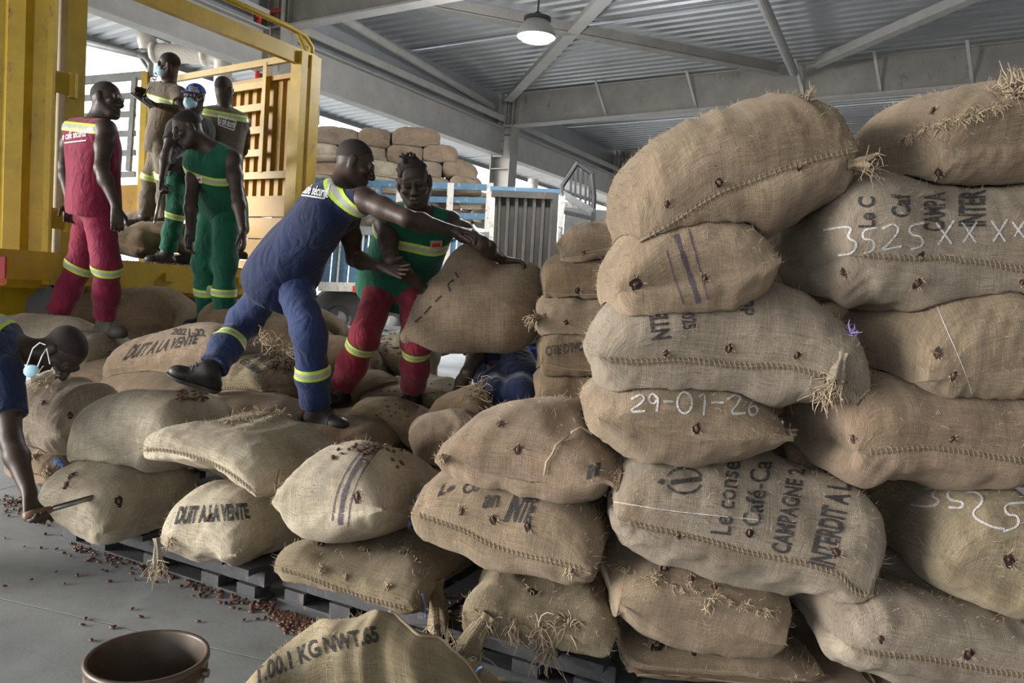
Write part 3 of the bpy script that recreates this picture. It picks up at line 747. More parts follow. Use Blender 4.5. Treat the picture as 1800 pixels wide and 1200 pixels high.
# ------------------------------------------------------------------ pallets (before the sacks that lie on them)
def pallet(origin, ax, ay, L, W, label, group, nb=7):
    """timber pallet: deck boards across, three bearers, blocks and bottom boards"""
    ax = nrm(ax); ay = nrm(ay); root = empty('pallet', origin); tag(root, label, 'pallet', group)
    o = np.asarray(origin, float); rnd = random.Random(int(abs(o[0]) * 1000))
    for k in range(nb):
        c = o + ax * (L * (k + 0.5) / nb) + ay * W / 2 + V3(0, 0, 0.135 + rnd.uniform(-.004, .004))
        MB().obox(c, ax * L / nb * 0.33, ay * (W / 2 + 0.015 + rnd.uniform(0, .02)), V3(0, 0, 0.013)).build('deck_board', M['wood'], root)
    for t in (0.05, 0.5, 0.95):
        MB().obox(o + ax * L / 2 + ay * W * t + V3(0, 0, 0.092), ax * L / 2, ay * 0.022, V3(0, 0, 0.032)).build('bearer', M['wood'], root)
        for q in (0.06, 0.22, 0.5, 0.78, 0.94):
            MB().obox(o + ax * L * q + ay * W * t + V3(0, 0, 0.038), ax * 0.05, ay * 0.045, V3(0, 0, 0.024)).build('block', M['wood'], root)
        MB().obox(o + ax * L / 2 + ay * W * t + V3(0, 0, 0.008), ax * L / 2, ay * 0.045, V3(0, 0, 0.008)).build('bottom_board', M['wood'], root)
    return root
PA, PB, PC = at_z(100, 948, 0.0), at_z(487, 1052, 0.0), at_z(985, 1235, 0.0)
PX = nrm(PC - PA); PY = np.array([-PX[1], PX[0], 0])
PLa = float((PB - PA) @ PX)
pallet(PA, PX, PY, PLa - 0.02, 1.1, 'dark timber pallet under the left front row of sacks', 'pallets', 8)
pallet(PB + PX * 0.02 - PY * 0.03, PX, PY, 1.45, 1.1, 'dark timber pallet with bare deck boards showing, behind the empty sack', 'pallets', 9)
pallet(PA - PX * 0.15 + PY * 0.5 - PX * 0.55, PX, PY, 0.55, 1.0, 'dark timber pallet end at the far left edge, behind the bending man', 'pallets', 4)
pallet(PB + PX * 1.55 - PY * 0.1, PX, PY, 1.6, 1.2, 'dark timber pallet under the tall right stack', 'pallets', 9)

# ------------------------------------------------------------------ sacks
class Noise3:
    def __init__(s, seed, n=7, f0=2.0, f1=6.0):
        r = np.random.RandomState(seed); d = r.normal(size=(n, 3)); d /= np.linalg.norm(d, axis=1)[:, None]
        s.w = d * r.uniform(f0, f1, (n, 1)) * 2 * math.pi; s.p = r.uniform(0, 6.28, n)
    def __call__(s, P): return np.sin(P @ s.w.T + s.p).mean(axis=-1)
SACKS = {}; SACK_BVH = []
HID = dict(R13=15, R12=30, R11=25, R10=22, R9=30, C2=22, C3=20, D2=20, E2=14, F2=10, R8=30, R7=26, R6=24, R5=28, R4=26, R3=26, B5=8, B4=10, B3=10, B2=12, T=6, U=6, G=8, K2=10)   # how much of a top hides behind the sack above
BOX = dict(F2=(70, 798, 342, 962), E2=(288, 855, 542, 988), D2=(486, 915, 824, 1070), C3=(816, 975, 1084, 1138), G2=(42, 762, 152, 852), R13=(1066, 1088, 1440, 1235), R12=(1373, 990, 1890, 1215), R11=(1053, 955, 1388, 1114), R10=(1533, 836, 1870, 1072), R9=(1066, 798, 1554, 1056),
    C2=(726, 820, 1082, 1012), D1=(484, 773, 792, 934), E1=(258, 722, 604, 872), F1=(124, 684, 418, 822), G=(36, 664, 204, 798), C1=(768, 696, 1112, 868), T=(518, 724, 728, 802), W=(722, 732, 845, 795), U=(618, 704, 784, 776), Q=(634, 656, 812, 730), K2=(335, 690, 562, 768), H=(73, 582, 240, 696), K=(372, 620, 537, 716), I=(184, 566, 480, 706), O=(498, 584, 694, 704), P=(655, 586, 772, 668),
    VV=(765, 676, 884, 748), M1=(108, 502, 358, 600), M2=(450, 526, 610, 604), B5=(941, 645, 1095, 708), B4=(946, 578, 1095, 658), B3=(944, 518, 1115, 596), B2=(951, 450, 1105, 532), B1=(980, 383, 1120, 465), R8=(1382, 672, 1890, 842), R7=(1023, 652, 1390, 803), R6=(1474, 503, 1880, 702), R5=(1028, 508, 1526, 706), R4=(1366, 328, 1890, 550), R3=(1053, 372, 1370, 556), R2=(1500, 138, 1880, 346), R1=(1070, 163, 1504, 458))
def sack_shape(X, Y, Z, seed, nu, nv, ear=0.07, kx=4.0, ky=3.0, ex=0.46, ey=0.46, lump=0.042, wrinkle=0.024, bend=0.0, low=0.34, bulge=0.03, drop_l=0.0, drop_r=0.0, pinch=None, taper=0.0):
    """stuffed sack in its own frame: two cloth sheets joined at a seam all round"""
    sg = np.linspace(-1, 1, nu); tg = np.linspace(-1, 1, nv)
    s = np.sign(sg) * (1 - (1 - np.abs(sg)) ** 1.75); t = np.sign(tg) * (1 - (1 - np.abs(tg)) ** 1.75)
    S, T = np.meshgrid(s, t, indexing='ij')
    x = X / 2 * S * (1 - ear * (1 - T ** 2) * S ** 2)
    y = Y / 2 * T * (1 - ear * (1 - S ** 2) * T ** 2)
    cr = 1 - 0.07 * (S * T) ** 4; x = x * cr; y = y * cr
    h = np.maximum(1 - np.abs(S) ** kx, 0) ** ex * np.maximum(1 - np.abs(T) ** ky, 0) ** ey
    if taper: h = h * (1 + taper * S)
    if pinch is not None: h = h * (1 - pinch[1] * np.exp(-((S - pinch[0]) / 0.13) ** 2))
    zb = -bend * X * (S ** 2) - drop_l * np.where(S < 0, -S, 0) ** 1.7 * X - drop_r * np.where(S > 0, S, 0) ** 1.7 * X
    top = np.stack([x, y, zb + h * Z * (1 - low)], -1); bot = np.stack([x, y, zb - h * Z * low], -1)
    n1, n2, n3 = Noise3(seed, 8, 0.8, 2.2), Noise3(seed + 91, 9, 4, 9), Noise3(seed + 17, 9, 9, 18)
    for g, sign in ((top, 1), (bot, -1)):
        q = g.copy(); edge = np.clip(h, 0, 1)
        r2 = 0.22 - np.abs(n2(q * V3(1.0, 0.35, 0.6))); r3 = 0.2 - np.abs(n3(q * V3(1.3, 0.5, 0.8)))
        d = lump * 1.5 * n1(q) + wrinkle * 1.1 * r2 + wrinkle * (1.15 - edge) * 1.2 * r3
        g[..., 2] += sign * d * np.sqrt(edge)
        g[..., 1] += np.sign(T) * d * 0.8 * np.abs(T) ** 3 * np.sqrt(edge + .02)
        g[..., 0] += np.sign(S) * d * 0.6 * np.abs(S) ** 3 * np.sqrt(edge + .02)
    bl = 4 * np.clip(h, 0, 1) * (1 - np.clip(h, 0, 1))
    for g, q in ((top, 1.0), (bot, 0.5)):
        g[..., 1] += q * bulge * bl * np.sign(T) * np.abs(T) ** 2 * (1 - np.abs(S) ** 6); g[..., 0] += q * bulge * .8 * bl * np.sign(S) * np.abs(S) ** 2 * (1 - np.abs(T) ** 6)
    ed = Noise3(seed + 5, 6, 1.5, 4)(top) * 0.022
    return top, bot, S, T, ed
def ray_down(p, z1, blockers, z0=-0.2):
    best = None
    for b, lo, hi in blockers:
        if p[0] < lo[0] or p[0] > hi[0] or p[1] < lo[1] or p[1] > hi[1]: continue
        hit = b.ray_cast(Vector((p[0], p[1], z1)), Vector((0, 0, -1)), z1 - z0)
        if hit[0] is not None and (best is None or hit[0].z > best): best = hit[0].z
    return best
JUTE = dict(tan=(0.275, 0.215, 0.16), brown=(0.215, 0.156, 0.104), pale=(0.46, 0.42, 0.35), grey=(0.28, 0.243, 0.205), olive=(0.255, 0.216, 0.152), dusk=(0.18, 0.132, 0.09), rosy=(0.265, 0.2, 0.152))  # pale is lighter cloth, lifted further to put daylight on the left pile
def sack(key, px, py, d, X, Y, Z, yaw=0, tilt=0, pitch=0, tone='tan', label='', group=None, seed=None, res=1.0, conform=True, floor_z=0.15, seam=True, fuzz=True, settle=0.05, twist=None, name='jute_sack', pos=None, **kw):
    seed = seed if seed is not None else (sum(map(ord, key)) * 7919) % 9973
    nu, nv = max(int(46 * res), 14), max(int(34 * res), 10)
    if Y > X: nu, nv = nv, nu
    R = np.array((Matrix.Rotation(math.radians(yaw), 3, 'Z') @ Matrix.Rotation(math.radians(-tilt), 3, 'Y') @ Matrix.Rotation(math.radians(pitch), 3, 'X')))
    box = BOX.get(key)
    if box: box = (box[0] - 4, box[1] - HID.get(key, 0), box[2] + 4, box[3] + 3)
    for it in range(4 if box else 1):
        top, bot, S, T, ed = sack_shape(X, Y, Z, seed, nu, nv, **kw)
        if twist: top, bot = twist(top, S, T), twist(bot, S, T)
        c = at(px, py, d) if pos is None else np.asarray(pos, float)
        top = top @ R.T + c; bot = bot @ R.T + c
        if box and it < 3:      # size and place so that the outline fills its patch of the picture
            q = np.concatenate([top.reshape(-1, 3), bot.reshape(-1, 3)]) - CAM; dep = q @ CF
            sx, sy = 900 + FPX * (q @ CR) / dep, 600 - FPX * (q @ CU) / dep
            X = min(max(X * np.clip((box[2] - box[0]) / (sx.max() - sx.min()), .75, 1.35), .34), 1.08); px += (box[0] + box[2]) / 2 - (sx.max() + sx.min()) / 2
            Z = min(max(Z * np.clip((box[3] - box[1]) / (sy.max() - sy.min()), .75, 1.3), .2), .52); py += (box[1] + box[3]) / 2 - (sy.max() + sy.min()) / 2
    top[..., 2] += ed * (np.abs(S) > .999) + ed * (np.abs(T) > .999) * (np.abs(S) < .999); 
    bot[..., 2] += ed * (np.abs(S) > .999) + ed * (np.abs(T) > .999) * (np.abs(S) < .999)
    lo = np.minimum(top.min((0, 1)), bot.min((0, 1))); hi = np.maximum(top.max((0, 1)), bot.max((0, 1)))
    if conform:
        near = [(b, l, h) for (b, l, h) in SACK_BVH if not (h[0] < lo[0] or l[0] > hi[0] or h[1] < lo[1] or l[1] > hi[1])]
        dz = np.zeros(top.shape[:2])
        for i in range(nu):
            for j in range(nv):
                zt = max(top[i, j, 2], bot[i, j, 2]) + 0.03
                z = ray_down(bot[i, j], zt, near) if near else None
                if z is None or z < floor_z: z = floor_z if bot[i, j, 2] < floor_z + 0.03 else None
                if z is not None:
                    g = z + 0.004 - bot[i, j, 2]
                    if g > 0: dz[i, j] = g
                    elif g > -settle: dz[i, j] = g * 0.85
                    else: dz[i, j] = -settle * 0.85 * max(0, 1 + (g + settle) / 0.15)
        ds = dz.copy()
        for _ in range(3):
            pad = np.pad(ds, 1, mode='edge')
            ds = (pad[1:-1, 1:-1] * 2 + pad[:-2, 1:-1] + pad[2:, 1:-1] + pad[1:-1, :-2] + pad[1:-1, 2:]) / 6
        dz = np.where(dz > 0, np.maximum(dz, ds), ds)
        bot[..., 2] += dz
        edge = (np.abs(S) > .999) | (np.abs(T) > .999)
        need = np.maximum(bot[..., 2] + 0.012 - top[..., 2], 0)
        for _ in range(2):
            pad = np.pad(need, 1, mode='edge')
            need = np.maximum(need, (pad[1:-1, 1:-1] * 2 + pad[:-2, 1:-1] + pad[2:, 1:-1] + pad[1:-1, :-2] + pad[1:-1, 2:]) / 6)
        top[..., 2] += need
        top[edge] = bot[edge]
    # arc-length cloth coordinates
    def arc(g):
        du = np.linalg.norm(np.diff(g, axis=0), axis=-1); dv = np.linalg.norm(np.diff(g, axis=1), axis=-1)
        U = np.vstack([np.zeros((1, nv)), np.cumsum(du, 0)]); Vv = np.hstack([np.zeros((nu, 1)), np.cumsum(dv, 1)])
        return np.stack([U - U[nu // 2], Vv - Vv[:, nv // 2:nv // 2 + 1]], -1)
    uv = np.concatenate([arc(top).reshape(-1, 2), arc(bot).reshape(-1, 2) + 3.0])
    verts = np.concatenate([top.reshape(-1, 3), bot.reshape(-1, 3)])
    I = np.arange(nu * nv).reshape(nu, nv); a, b_, c_, e_ = I[:-1, :-1].ravel(), I[1:, :-1].ravel(), I[1:, 1:].ravel(), I[:-1, 1:].ravel()
    faces = np.concatenate([np.stack([a, b_, c_, e_], 1), np.stack([e_, c_, b_, a], 1) + nu * nv])
    rim = np.concatenate([I[:, 0], I[-1, 1:], I[-2::-1, -1], I[0, -2:0:-1]])
    r2 = np.roll(rim, -1)
    faces = np.concatenate([faces, np.stack([rim, rim + nu * nv, r2 + nu * nv, r2], 1)])
    rr = random.Random(seed); col = np.array(JUTE[tone]) * rr.uniform(0.93, 1.09)
    base = V3(c[0], c[1], lo[2])
    o = mk(name, verts, faces, M['jute'], None, base, True, uv, None, tuple(col))
    if not seam:                                         # cloth runs round the side without a ridge
        tri = np.concatenate([faces[:, :3], faces[:, [0, 2, 3]]]); fn = np.cross(verts[tri[:, 1]] - verts[tri[:, 0]], verts[tri[:, 2]] - verts[tri[:, 0]]); nv_ = np.zeros_like(verts)
        for q in range(3): np.add.at(nv_, tri[:, q], fn)
        sm = nv_[rim] + nv_[rim + nu * nv]; nv_[rim] = sm; nv_[rim + nu * nv] = sm
        nv_ /= np.linalg.norm(nv_, axis=1)[:, None] + 1e-12; o.data.normals_split_custom_set_from_vertices(nv_.tolist())
    tag(o, label, 'sack', group)
    bvh = BVHTree.FromPolygons(verts.tolist(), faces.tolist())
    SACK_BVH.append((bvh, verts.min(0), verts.max(0)))
    SACKS[key] = dict(o=o, bvh=bvh, top=top, bot=bot, S=S, T=T, col=col, seed=seed)
    if seam:      # stitched edge along the near side
        edge = top[:, 0] if seam != 'far' else top[:, -1]
        m = MB(); pts = [p for p in edge]; m.tube(pts, [0.0035 + 0.0015 * rr.random() for _ in pts], 6)
        so = m.build('seam', M['cord'], o, smooth=True)
        if res >= 1.0:
            st = MB(); L = np.cumsum(np.r_[0, np.linalg.norm(np.diff(edge, axis=0), axis=1)]); out = nrm(edge[nu // 2] - c)
            for q in np.arange(0.03, L[-1] - 0.03, 0.016):
                p = np.array([np.interp(q, L, edge[:, k]) for k in range(3)])
                p2 = np.array([np.interp(q + 0.008, L, edge[:, k]) for k in range(3)])
                st.tube([p + V3(0, 0, .013) + out * .003, p * .5 + p2 * .5 + out * 0.007, p2 - V3(0, 0, .009) + out * .004], 0.0016, 4, False)
            tag(st.build('stitching', M['cord'], o), kind='stuff')
    if fuzz and res >= 0.9: fibres(o, verts, faces, int(700 * res * res), seed)
    return o
def fibres(o, verts, faces, n, seed, lmin=0.008, lmax=0.028):
    r = np.random.RandomState(seed); f = faces[r.randint(0, len(faces) * 48 // 100, n)]
    a, b_, c_ = verts[f[:, 0]], verts[f[:, 1]], verts[f[:, 2]]
    u = r.rand(n, 1) * .8; p = a + (b_ - a) * u + (c_ - b_) * r.rand(n, 1) * u
    nn = np.cross(b_ - a, c_ - a); nn /= np.linalg.norm(nn, axis=1)[:, None] + 1e-9
    d = nn * 0.7 + r.normal(size=(n, 3)) * 0.6; d /= np.linalg.norm(d, axis=1)[:, None]
    L = r.uniform(lmin, lmax, (n, 1)); w = np.cross(d, r.normal(size=(n, 3))); w /= np.linalg.norm(w, axis=1)[:, None] + 1e-9
    w *= 0.0006
    mid = p + d * L * .5 + r.normal(size=(n, 3)) * L * .12; tip = p + d * L + r.normal(size=(n, 3)) * L * .3
    v = np.stack([p - w, p + w, mid + w * .8, mid - w * .8, tip], 1).reshape(-1, 3); k = np.arange(n)[:, None] * 5
    fs = (k + np.array([[0, 1, 2, 3]])).tolist() + (k + np.array([[3, 2, 4]])).tolist()
    tag(mk('loose_fibres', v, fs, M['fibre'], o, smooth=False), kind='stuff')

# ---- marks on the cloth: every point found where the pixel's ray meets that sack
def hit(key, px, py, off=0.002):
    r = rayd(px, py); h = SACKS[key]['bvh'].ray_cast(Vector(CAM), Vector(nrm(r)), 60)
    if h[0] is None: return None
    n = np.array(h[1]);
    if n @ r > 0: n = -n
    return np.array(h[0]) + n * off, n
_font = {}
def text_tris(body, bold=0.0, shear=0.0):
    k = (body, bold, shear)
    if k in _font: return _font[k]
    cu = bpy.data.curves.new('t', 'FONT'); cu.body = body; cu.size = 1.0; cu.offset = bold; cu.shear = shear; cu.resolution_u = 3
    ob = bpy.data.objects.new('t', cu); COL.objects.link(ob)
    dg = bpy.context.evaluated_depsgraph_get(); me = bpy.data.meshes.new_from_object(ob.evaluated_get(dg))
    bm = bmesh.new(); bm.from_mesh(me)
    xs = [v.co.x for v in bm.verts]; ys = [v.co.y for v in bm.verts]; x0, x1, y0, y1 = min(xs), max(xs), min(ys), max(ys)
    for t in np.arange(x0 + 0.13, x1, 0.13):
        bmesh.ops.bisect_plane(bm, geom=bm.verts[:] + bm.edges[:] + bm.faces[:], plane_co=(t, 0, 0), plane_no=(1, 0, 0))
    for t in np.arange(y0 + 0.13, y1, 0.13):
        bmesh.ops.bisect_plane(bm, geom=bm.verts[:] + bm.edges[:] + bm.faces[:], plane_co=(0, t, 0), plane_no=(0, 1, 0))
    bmesh.ops.triangulate(bm, faces=bm.faces[:])
    v = np.array([[(q.co.x - x0) / (x1 - x0), (q.co.y - y0) / (y1 - y0)] for q in bm.verts]); bm.verts.index_update()
    f = [[w.index for w in q.verts] for q in bm.faces]
    bm.free(); bpy.data.objects.remove(ob); bpy.data.curves.remove(cu); bpy.data.meshes.remove(me)
    _font[k] = (v, f); return v, f
def put(key, uv, f, quad, mat, name, off=0.0022, finder=None, parent=None):
    """flat marks (uv in the unit square) laid on the cloth inside a pixel quad: bl, br, tr, tl"""
    q = [np.array(p, float) for p in quad]; P = []; ok = []
    for u, v in uv:
        p = (q[0] * (1 - u) + q[1] * u) * (1 - v) + (q[3] * (1 - u) + q[2] * u) * v
        h = (finder or hit)(key, p[0], p[1], off)
        ok.append(h is not None); P.append(h[0] if h is not None else V3(0, 0, 0))
    fs = []
    for t in f:
        if all(ok[i] for i in t):
            a = np.array([P[i] for i in t])
            if max(np.linalg.norm(a[0] - a[1]), np.linalg.norm(a[1] - a[2])) < 0.09: fs.append(t)
    if not fs: return None
    used = sorted(set(i for t in fs for i in t)); re = {i: k for k, i in enumerate(used)}
    return mk(name, [P[i] for i in used], [[re[i] for i in t] for t in fs], mat, parent or SACKS[key]['o'], smooth=True)
def text_on(key, body, quad, mat='ink', bold=0.015, name='printed_lettering', **kw):
    v, f = text_tris(body, bold); return put(key, v, f, quad, M[mat], name, **kw)
def stroke_on(key, lines, width, mat='chalk', name='chalk_writing', off=0.0022):
    """freehand lines given in pixels, as flat ribbons on the cloth"""
    if name == 'chalk_writing':
        for ln in lines: stroke_on(key, [ln], width, mat, 'chalk_figure', off)
        return
    V, F = [], []
    for ln in lines:
        if len(ln) > 2:                                  # round the corners of the hand
            for _ in range(2):
                ln = [ln[0]] + [((1 - t) * a[0] + t * b_[0], (1 - t) * a[1] + t * b_[1]) for a, b_ in zip(ln[:-1], ln[1:]) for t in (.25, .75)] + [ln[-1]]
        pts = []
        for (a, b_) in zip(ln[:-1], ln[1:]):
            n = max(1, int(math.hypot(b_[0] - a[0], b_[1] - a[1]) / 5))
            pts += [(a[0] + (b_[0] - a[0]) * k / n, a[1] + (b_[1] - a[1]) * k / n) for k in range(n)]
        pts.append(ln[-1]); prev = None
        for i, p in enumerate(pts):
            q0, q1 = pts[max(i - 1, 0)], pts[min(i + 1, len(pts) - 1)]; dx, dy = q1[0] - q0[0], q1[1] - q0[1]; l = math.hypot(dx, dy) + 1e-6
            w = width * (0.9 + 0.15 * math.sin(i * 0.9)); nx, ny = -dy / l * w / 2, dx / l * w / 2
            h0, h1 = hit(key, p[0] + nx, p[1] + ny, off), hit(key, p[0] - nx, p[1] - ny, off)
            if h0 is None or h1 is None: prev = None; continue
            k = len(V); V += [h0[0], h1[0]]
            if prev is not None: F.append([prev, prev + 1, k + 1, k])
            prev = k
    if F: return mk(name, V, F, M[mat], SACKS[key]['o'], smooth=True)
def band_on(key, path, w, mat='purple_ink', name='woven_stripe'):
    return stroke_on(key, [path], w, mat, name, 0.0018)
_bean = None
def bean_mesh():
    global _bean
    if _bean is None:
        bm = bmesh.new(); bmesh.ops.create_icosphere(bm, subdivisions=2, radius=1.0)
        for v in bm.verts:
            v.co.x *= 0.0125; v.co.y *= 0.0072; v.co.z *= 0.0045; v.co.y += 0.002 * (v.co.x / 0.0125) ** 2
        me = bpy.data.meshes.new('cocoa_bean'); bm.to_mesh(me); bm.free(); me.materials.append(M['bean'])
        me.polygons.foreach_set('use_smooth', np.ones(len(me.polygons), bool)); _bean = me
    return _bean
def hole(key, px, py, r=7, seed=0, fray=True):
    """a probe hole: dark mouth, frayed threads round it, a bean showing"""
    h = hit(key, px, py, 0.001)
    if h is None: return
    c, n = h; rr = random.Random(px * 31 + py + seed); d = float((c - CAM) @ CF); R = r * d / FPX
    e1 = nrm(np.cross(n, (0.2, 0.1, 1))); e2 = np.cross(n, e1)
    v = [c]; K = 12
    for k in range(K):
        a = k * 2 * math.pi / K; rad = R * (0.75 + 0.45 * rr.random()) * (1.25 if abs(math.cos(a)) < .5 else .8)
        v.append(c + n * 0.0015 + (e1 * math.cos(a) + e2 * math.sin(a)) * rad)
    ho = mk('probe_hole', v, [[0, k + 1, (k + 1) % K + 1] for k in range(K)], M['hole'], SACKS[key]['o'])
    if fray:
        m = MB()
        for k in range(9):
            a = rr.uniform(0, 6.28); p = c + (e1 * math.cos(a) + e2 * math.sin(a)) * R; q = p + (e1 * math.cos(a) + e2 * math.sin(a)) * R * rr.uniform(-.3, .9) + n * R * rr.uniform(.2, .8)
            m.tube([p, (p + q) / 2 + n * R * .2, q], 0.0011, 4, False)
        tag(m.build('frayed_threads', M['fibre'], ho), kind='stuff')
    b = bpy.data.objects.new('bean', bean_mesh()); COL.objects.link(b); b.parent = ho
    b.location = c - origin_of(ho) + n * 0.001; b.rotation_euler = (rr.random() * 3, rr.random() * 3, rr.random() * 3); b.scale = (min(1, R / .011),) * 3
def tuft(key, px, py, dirpx, n=26, L=60, spread=0.5, seed=0, mat='fibre', thick=1.6, name='frayed_tuft', depth=None, droop=0.3):
    """a bunch of loose jute strands leaving the cloth"""
    h = hit(key, px, py, 0.0)
    if h is None:
        if depth is None: return
        c = at(px, py, depth)
    else: c = h[0]
    d = float((c - CAM) @ CF); s = d / FPX; rr = random.Random(seed + px * 7 + py); m = MB()
    D = nrm(CR * dirpx[0] - CU * dirpx[1] - CF * 0.35)
    for k in range(int(n * 1.8)):
        e = nrm(D + V3(rr.gauss(0, 1), rr.gauss(0, 1), rr.gauss(0, 1)) * spread); l = L * s * rr.uniform(.45, 1.1)
        p0 = c + V3(rr.gauss(0, 1), rr.gauss(0, 1), rr.gauss(0, 1)) * L * s * 0.09; pts = [p0]
        for q in range(4):
            e = nrm(e + V3(rr.gauss(0, 1), rr.gauss(0, 1), rr.gauss(0, 1)) * .6 - V3(0, 0, droop)); pts.append(pts[-1] + e * l / 4)
        r0 = thick * .55 * s * rr.uniform(.4, 1.4); m.tube(pts, [r0, r0, r0 * .9, r0 * .7, r0 * .4], 5, False)
    return tag(m.build(name, M[mat], SACKS[key]['o'], smooth=True), kind='stuff')
def thread(key, pts, r=1.5, mat='fibre', name='loose_thread', depth=None, off=0.01):
    P = []
    for (x, y) in pts:
        h = hit(key, x, y, off); P.append(h[0] if h is not None else None)
    ds = [float((p - CAM) @ CF) for p in P if p is not None]; d0 = depth or (min(ds) if ds else 3)
    P = [p if p is not None else at(x, y, d0) for p, (x, y) in zip(P, pts)]
    return MB().tube(P, r * d0 / FPX, 6).build(name, M[mat], SACKS[key]['o'], smooth=True)
def knot(key, px, py, dirpx, L=45, r=16, seed=0, depth=None, tone=None):
    """tied neck of a sack: gathered cloth flaring out of the tie, with loose strands"""
    h = hit(key, px, py, -0.01)
    c = h[0] if h is not None else at(px, py, depth or 2.6)
    d = float((c - CAM) @ CF); s = d / FPX; D = nrm(CR * dirpx[0] - CU * dirpx[1] - CF * 0.15); rr = random.Random(seed + px)
    e1 = nrm(np.cross(D, (0.1, 0.3, 1))); e2 = np.cross(D, e1); V, F = [], []; K = 20; st = [(0, .9), (.12, .75), (.25, .62), (.4, .8), (.7, 1.05), (1.0, 1.2)]
    for q, (t, w) in enumerate(st):
        for k in range(K):
            a = k * 2 * math.pi / K; rad = r * s * w * (1 + .28 * math.cos(5 * a + q * .5) + rr.uniform(-.06, .06)); l = L * s * t * (1 + (rr.uniform(-.25, .25) if q == 5 else 0))
            V.append(c + D * l + (e1 * math.cos(a) + e2 * .7 * math.sin(a)) * rad - V3(0, 0, 0.15 * L * s * t * t))
    for q in range(len(st) - 1):
        for k in range(K): F.append([q * K + k, q * K + (k + 1) % K, (q + 1) * K + (k + 1) % K, (q + 1) * K + k])
    V = np.array(V); uv = np.stack([np.tile(np.arange(K) * .01, len(st)), np.repeat(np.arange(len(st)) * .02, K)], 1)
    ko = mk('tied_neck', V, F, M['jute'], SACKS[key]['o'], smooth=True, uv=uv)
    m = MB()
    for k in range(40):
        p = V[(len(st) - 1) * K + rr.randrange(K)]; e = nrm(D + V3(rr.gauss(0, 1), rr.gauss(0, 1), rr.gauss(0, 1)) * .6); pts = [p - D * 0.01]
        for q in range(3): e = nrm(e + V3(rr.gauss(0, .4), rr.gauss(0, .4), rr.gauss(0, .4) - .3)); pts.append(pts[-1] + e * L * s * rr.uniform(.12, .3))
        m.tube(pts, .7 * s, 4, False)
    tag(m.build('frayed_strands', M['fibre'], ko, smooth=True), kind='stuff')
# ------------------------------------------------------------------ the pile, bottom to top
def fill(px, py, d, X, Y, Z, yaw=-20, **kw):
    fill.n += 1
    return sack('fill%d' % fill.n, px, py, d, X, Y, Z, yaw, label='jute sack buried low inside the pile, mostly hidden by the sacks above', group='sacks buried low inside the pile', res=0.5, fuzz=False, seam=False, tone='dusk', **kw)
fill.n = 0
# hidden lower layers that carry the rest
for (x, y, z, yaw) in ((-1.45, 4.55, .28, -25), (-0.75, 4.2, .28, -25), (-0.05, 3.85, .28, -25), (-2.35, 5.0, .27, -20), (-1.6, 5.35, .27, -15), (-0.8, 5.0, .28, -20), (-0.05, 4.7, .28, -20), (0.6, 4.5, .28, -10), (-3.0, 5.75, .27, -20), (-2.2, 6.1, .27, -15), (-1.4, 6.2, .27, -5), (-0.5, 5.8, .27, -5), (0.25, 5.5, .27, 0), (0.6, 3.5, .28, -10),
        (-2.0, 4.75, .52, -25), (-2.7, 5.4, .52, -20), (-1.9, 5.75, .52, -10)):
    fill(0, 0, 0, .84, .66, .27, yaw, pos=(x, y, z))
# ---- front row, bottom layer
sack('F2', 208, 872, 3.62, .52, .62, .28, -18, -10, -4, 'pale', 'pale jute sack speared by the steel probe, bottom row at the left', 'front row sacks', seam=False)
sack('E2', 425, 918, 3.38, .5, .60, .26, -16, -3, -2, 'pale', 'pale jute sack on the pallet printed with black A LA VENTE lettering', 'front row sacks', seam=False)
sack('D2', 668, 985, 3.05, .74, .72, .27, -14, -7, -2, 'olive', 'olive-brown jute sack with double stitched seam on the bare-boarded pallet', 'front row sacks', ky=2.6)
sack('C3', 968, 1052, 2.88, .56, .74, .29, -8, -4, 0, 'olive', 'jute sack with ragged torn lower edge and one square hole, lowest in the centre', 'front row sacks', seam=False)
sack('G2', 98, 806, 4.2, .34, .36, .24, -15, -4, 0, 'tan', 'frayed jute sack with a blue knot at the far left, low behind the bending arm', 'front row sacks')
# ---- right stack, lowest rows
sack('R15', 1270, 1300, 2.85, .82, .66, .27, 0, 0, 0, 'dusk', 'jute sack at the very bottom of the right stack', 'right stack sacks', res=.6, fuzz=False)
sack('R14', 1690, 1310, 2.8, .95, .66, .30, 0, 0, 0, 'dusk', 'jute sack at the bottom right corner of the right stack', 'right stack sacks', res=.6, fuzz=False)
sack('R13', 1290, 1165, 2.84, .84, .62, .26, 0, -4, 0, 'tan', 'jute sack with three ragged holes, lowest visible in the right stack', 'right stack sacks')
sack('R12', 1610, 1110, 2.70, .96, .66, .33, 2, -5, 0, 'grey', 'greyish jute sack with two slit holes above a corded seam, low right', 'right stack sacks', res=1.3, ky=3.6)
sack('R11', 1225, 1035, 2.86, .62, .66, .25, 0, -7, 0, 'tan', 'short ragged jute sack with torn hairy edge under the emblem sack', 'right stack sacks', seam=False)
sack('R10', 1720, 950, 2.72, .78, .72, .42, -4, -10, 0, 'olive', 'plump jute sack chalked 3525 with a knotted point at its left', 'right stack sacks', res=1.3, seam=False, kx=2.2, ex=0.7)
sack('R9', 1312, 925, 2.74, .93, .66, .31, -3, -8, 0, 'grey', 'jute sack stencilled with a round emblem and CAMPAGNE lettering', 'right stack sacks', res=1.4, kx=8, ky=3.2, drop_r=.03, taper=.14)
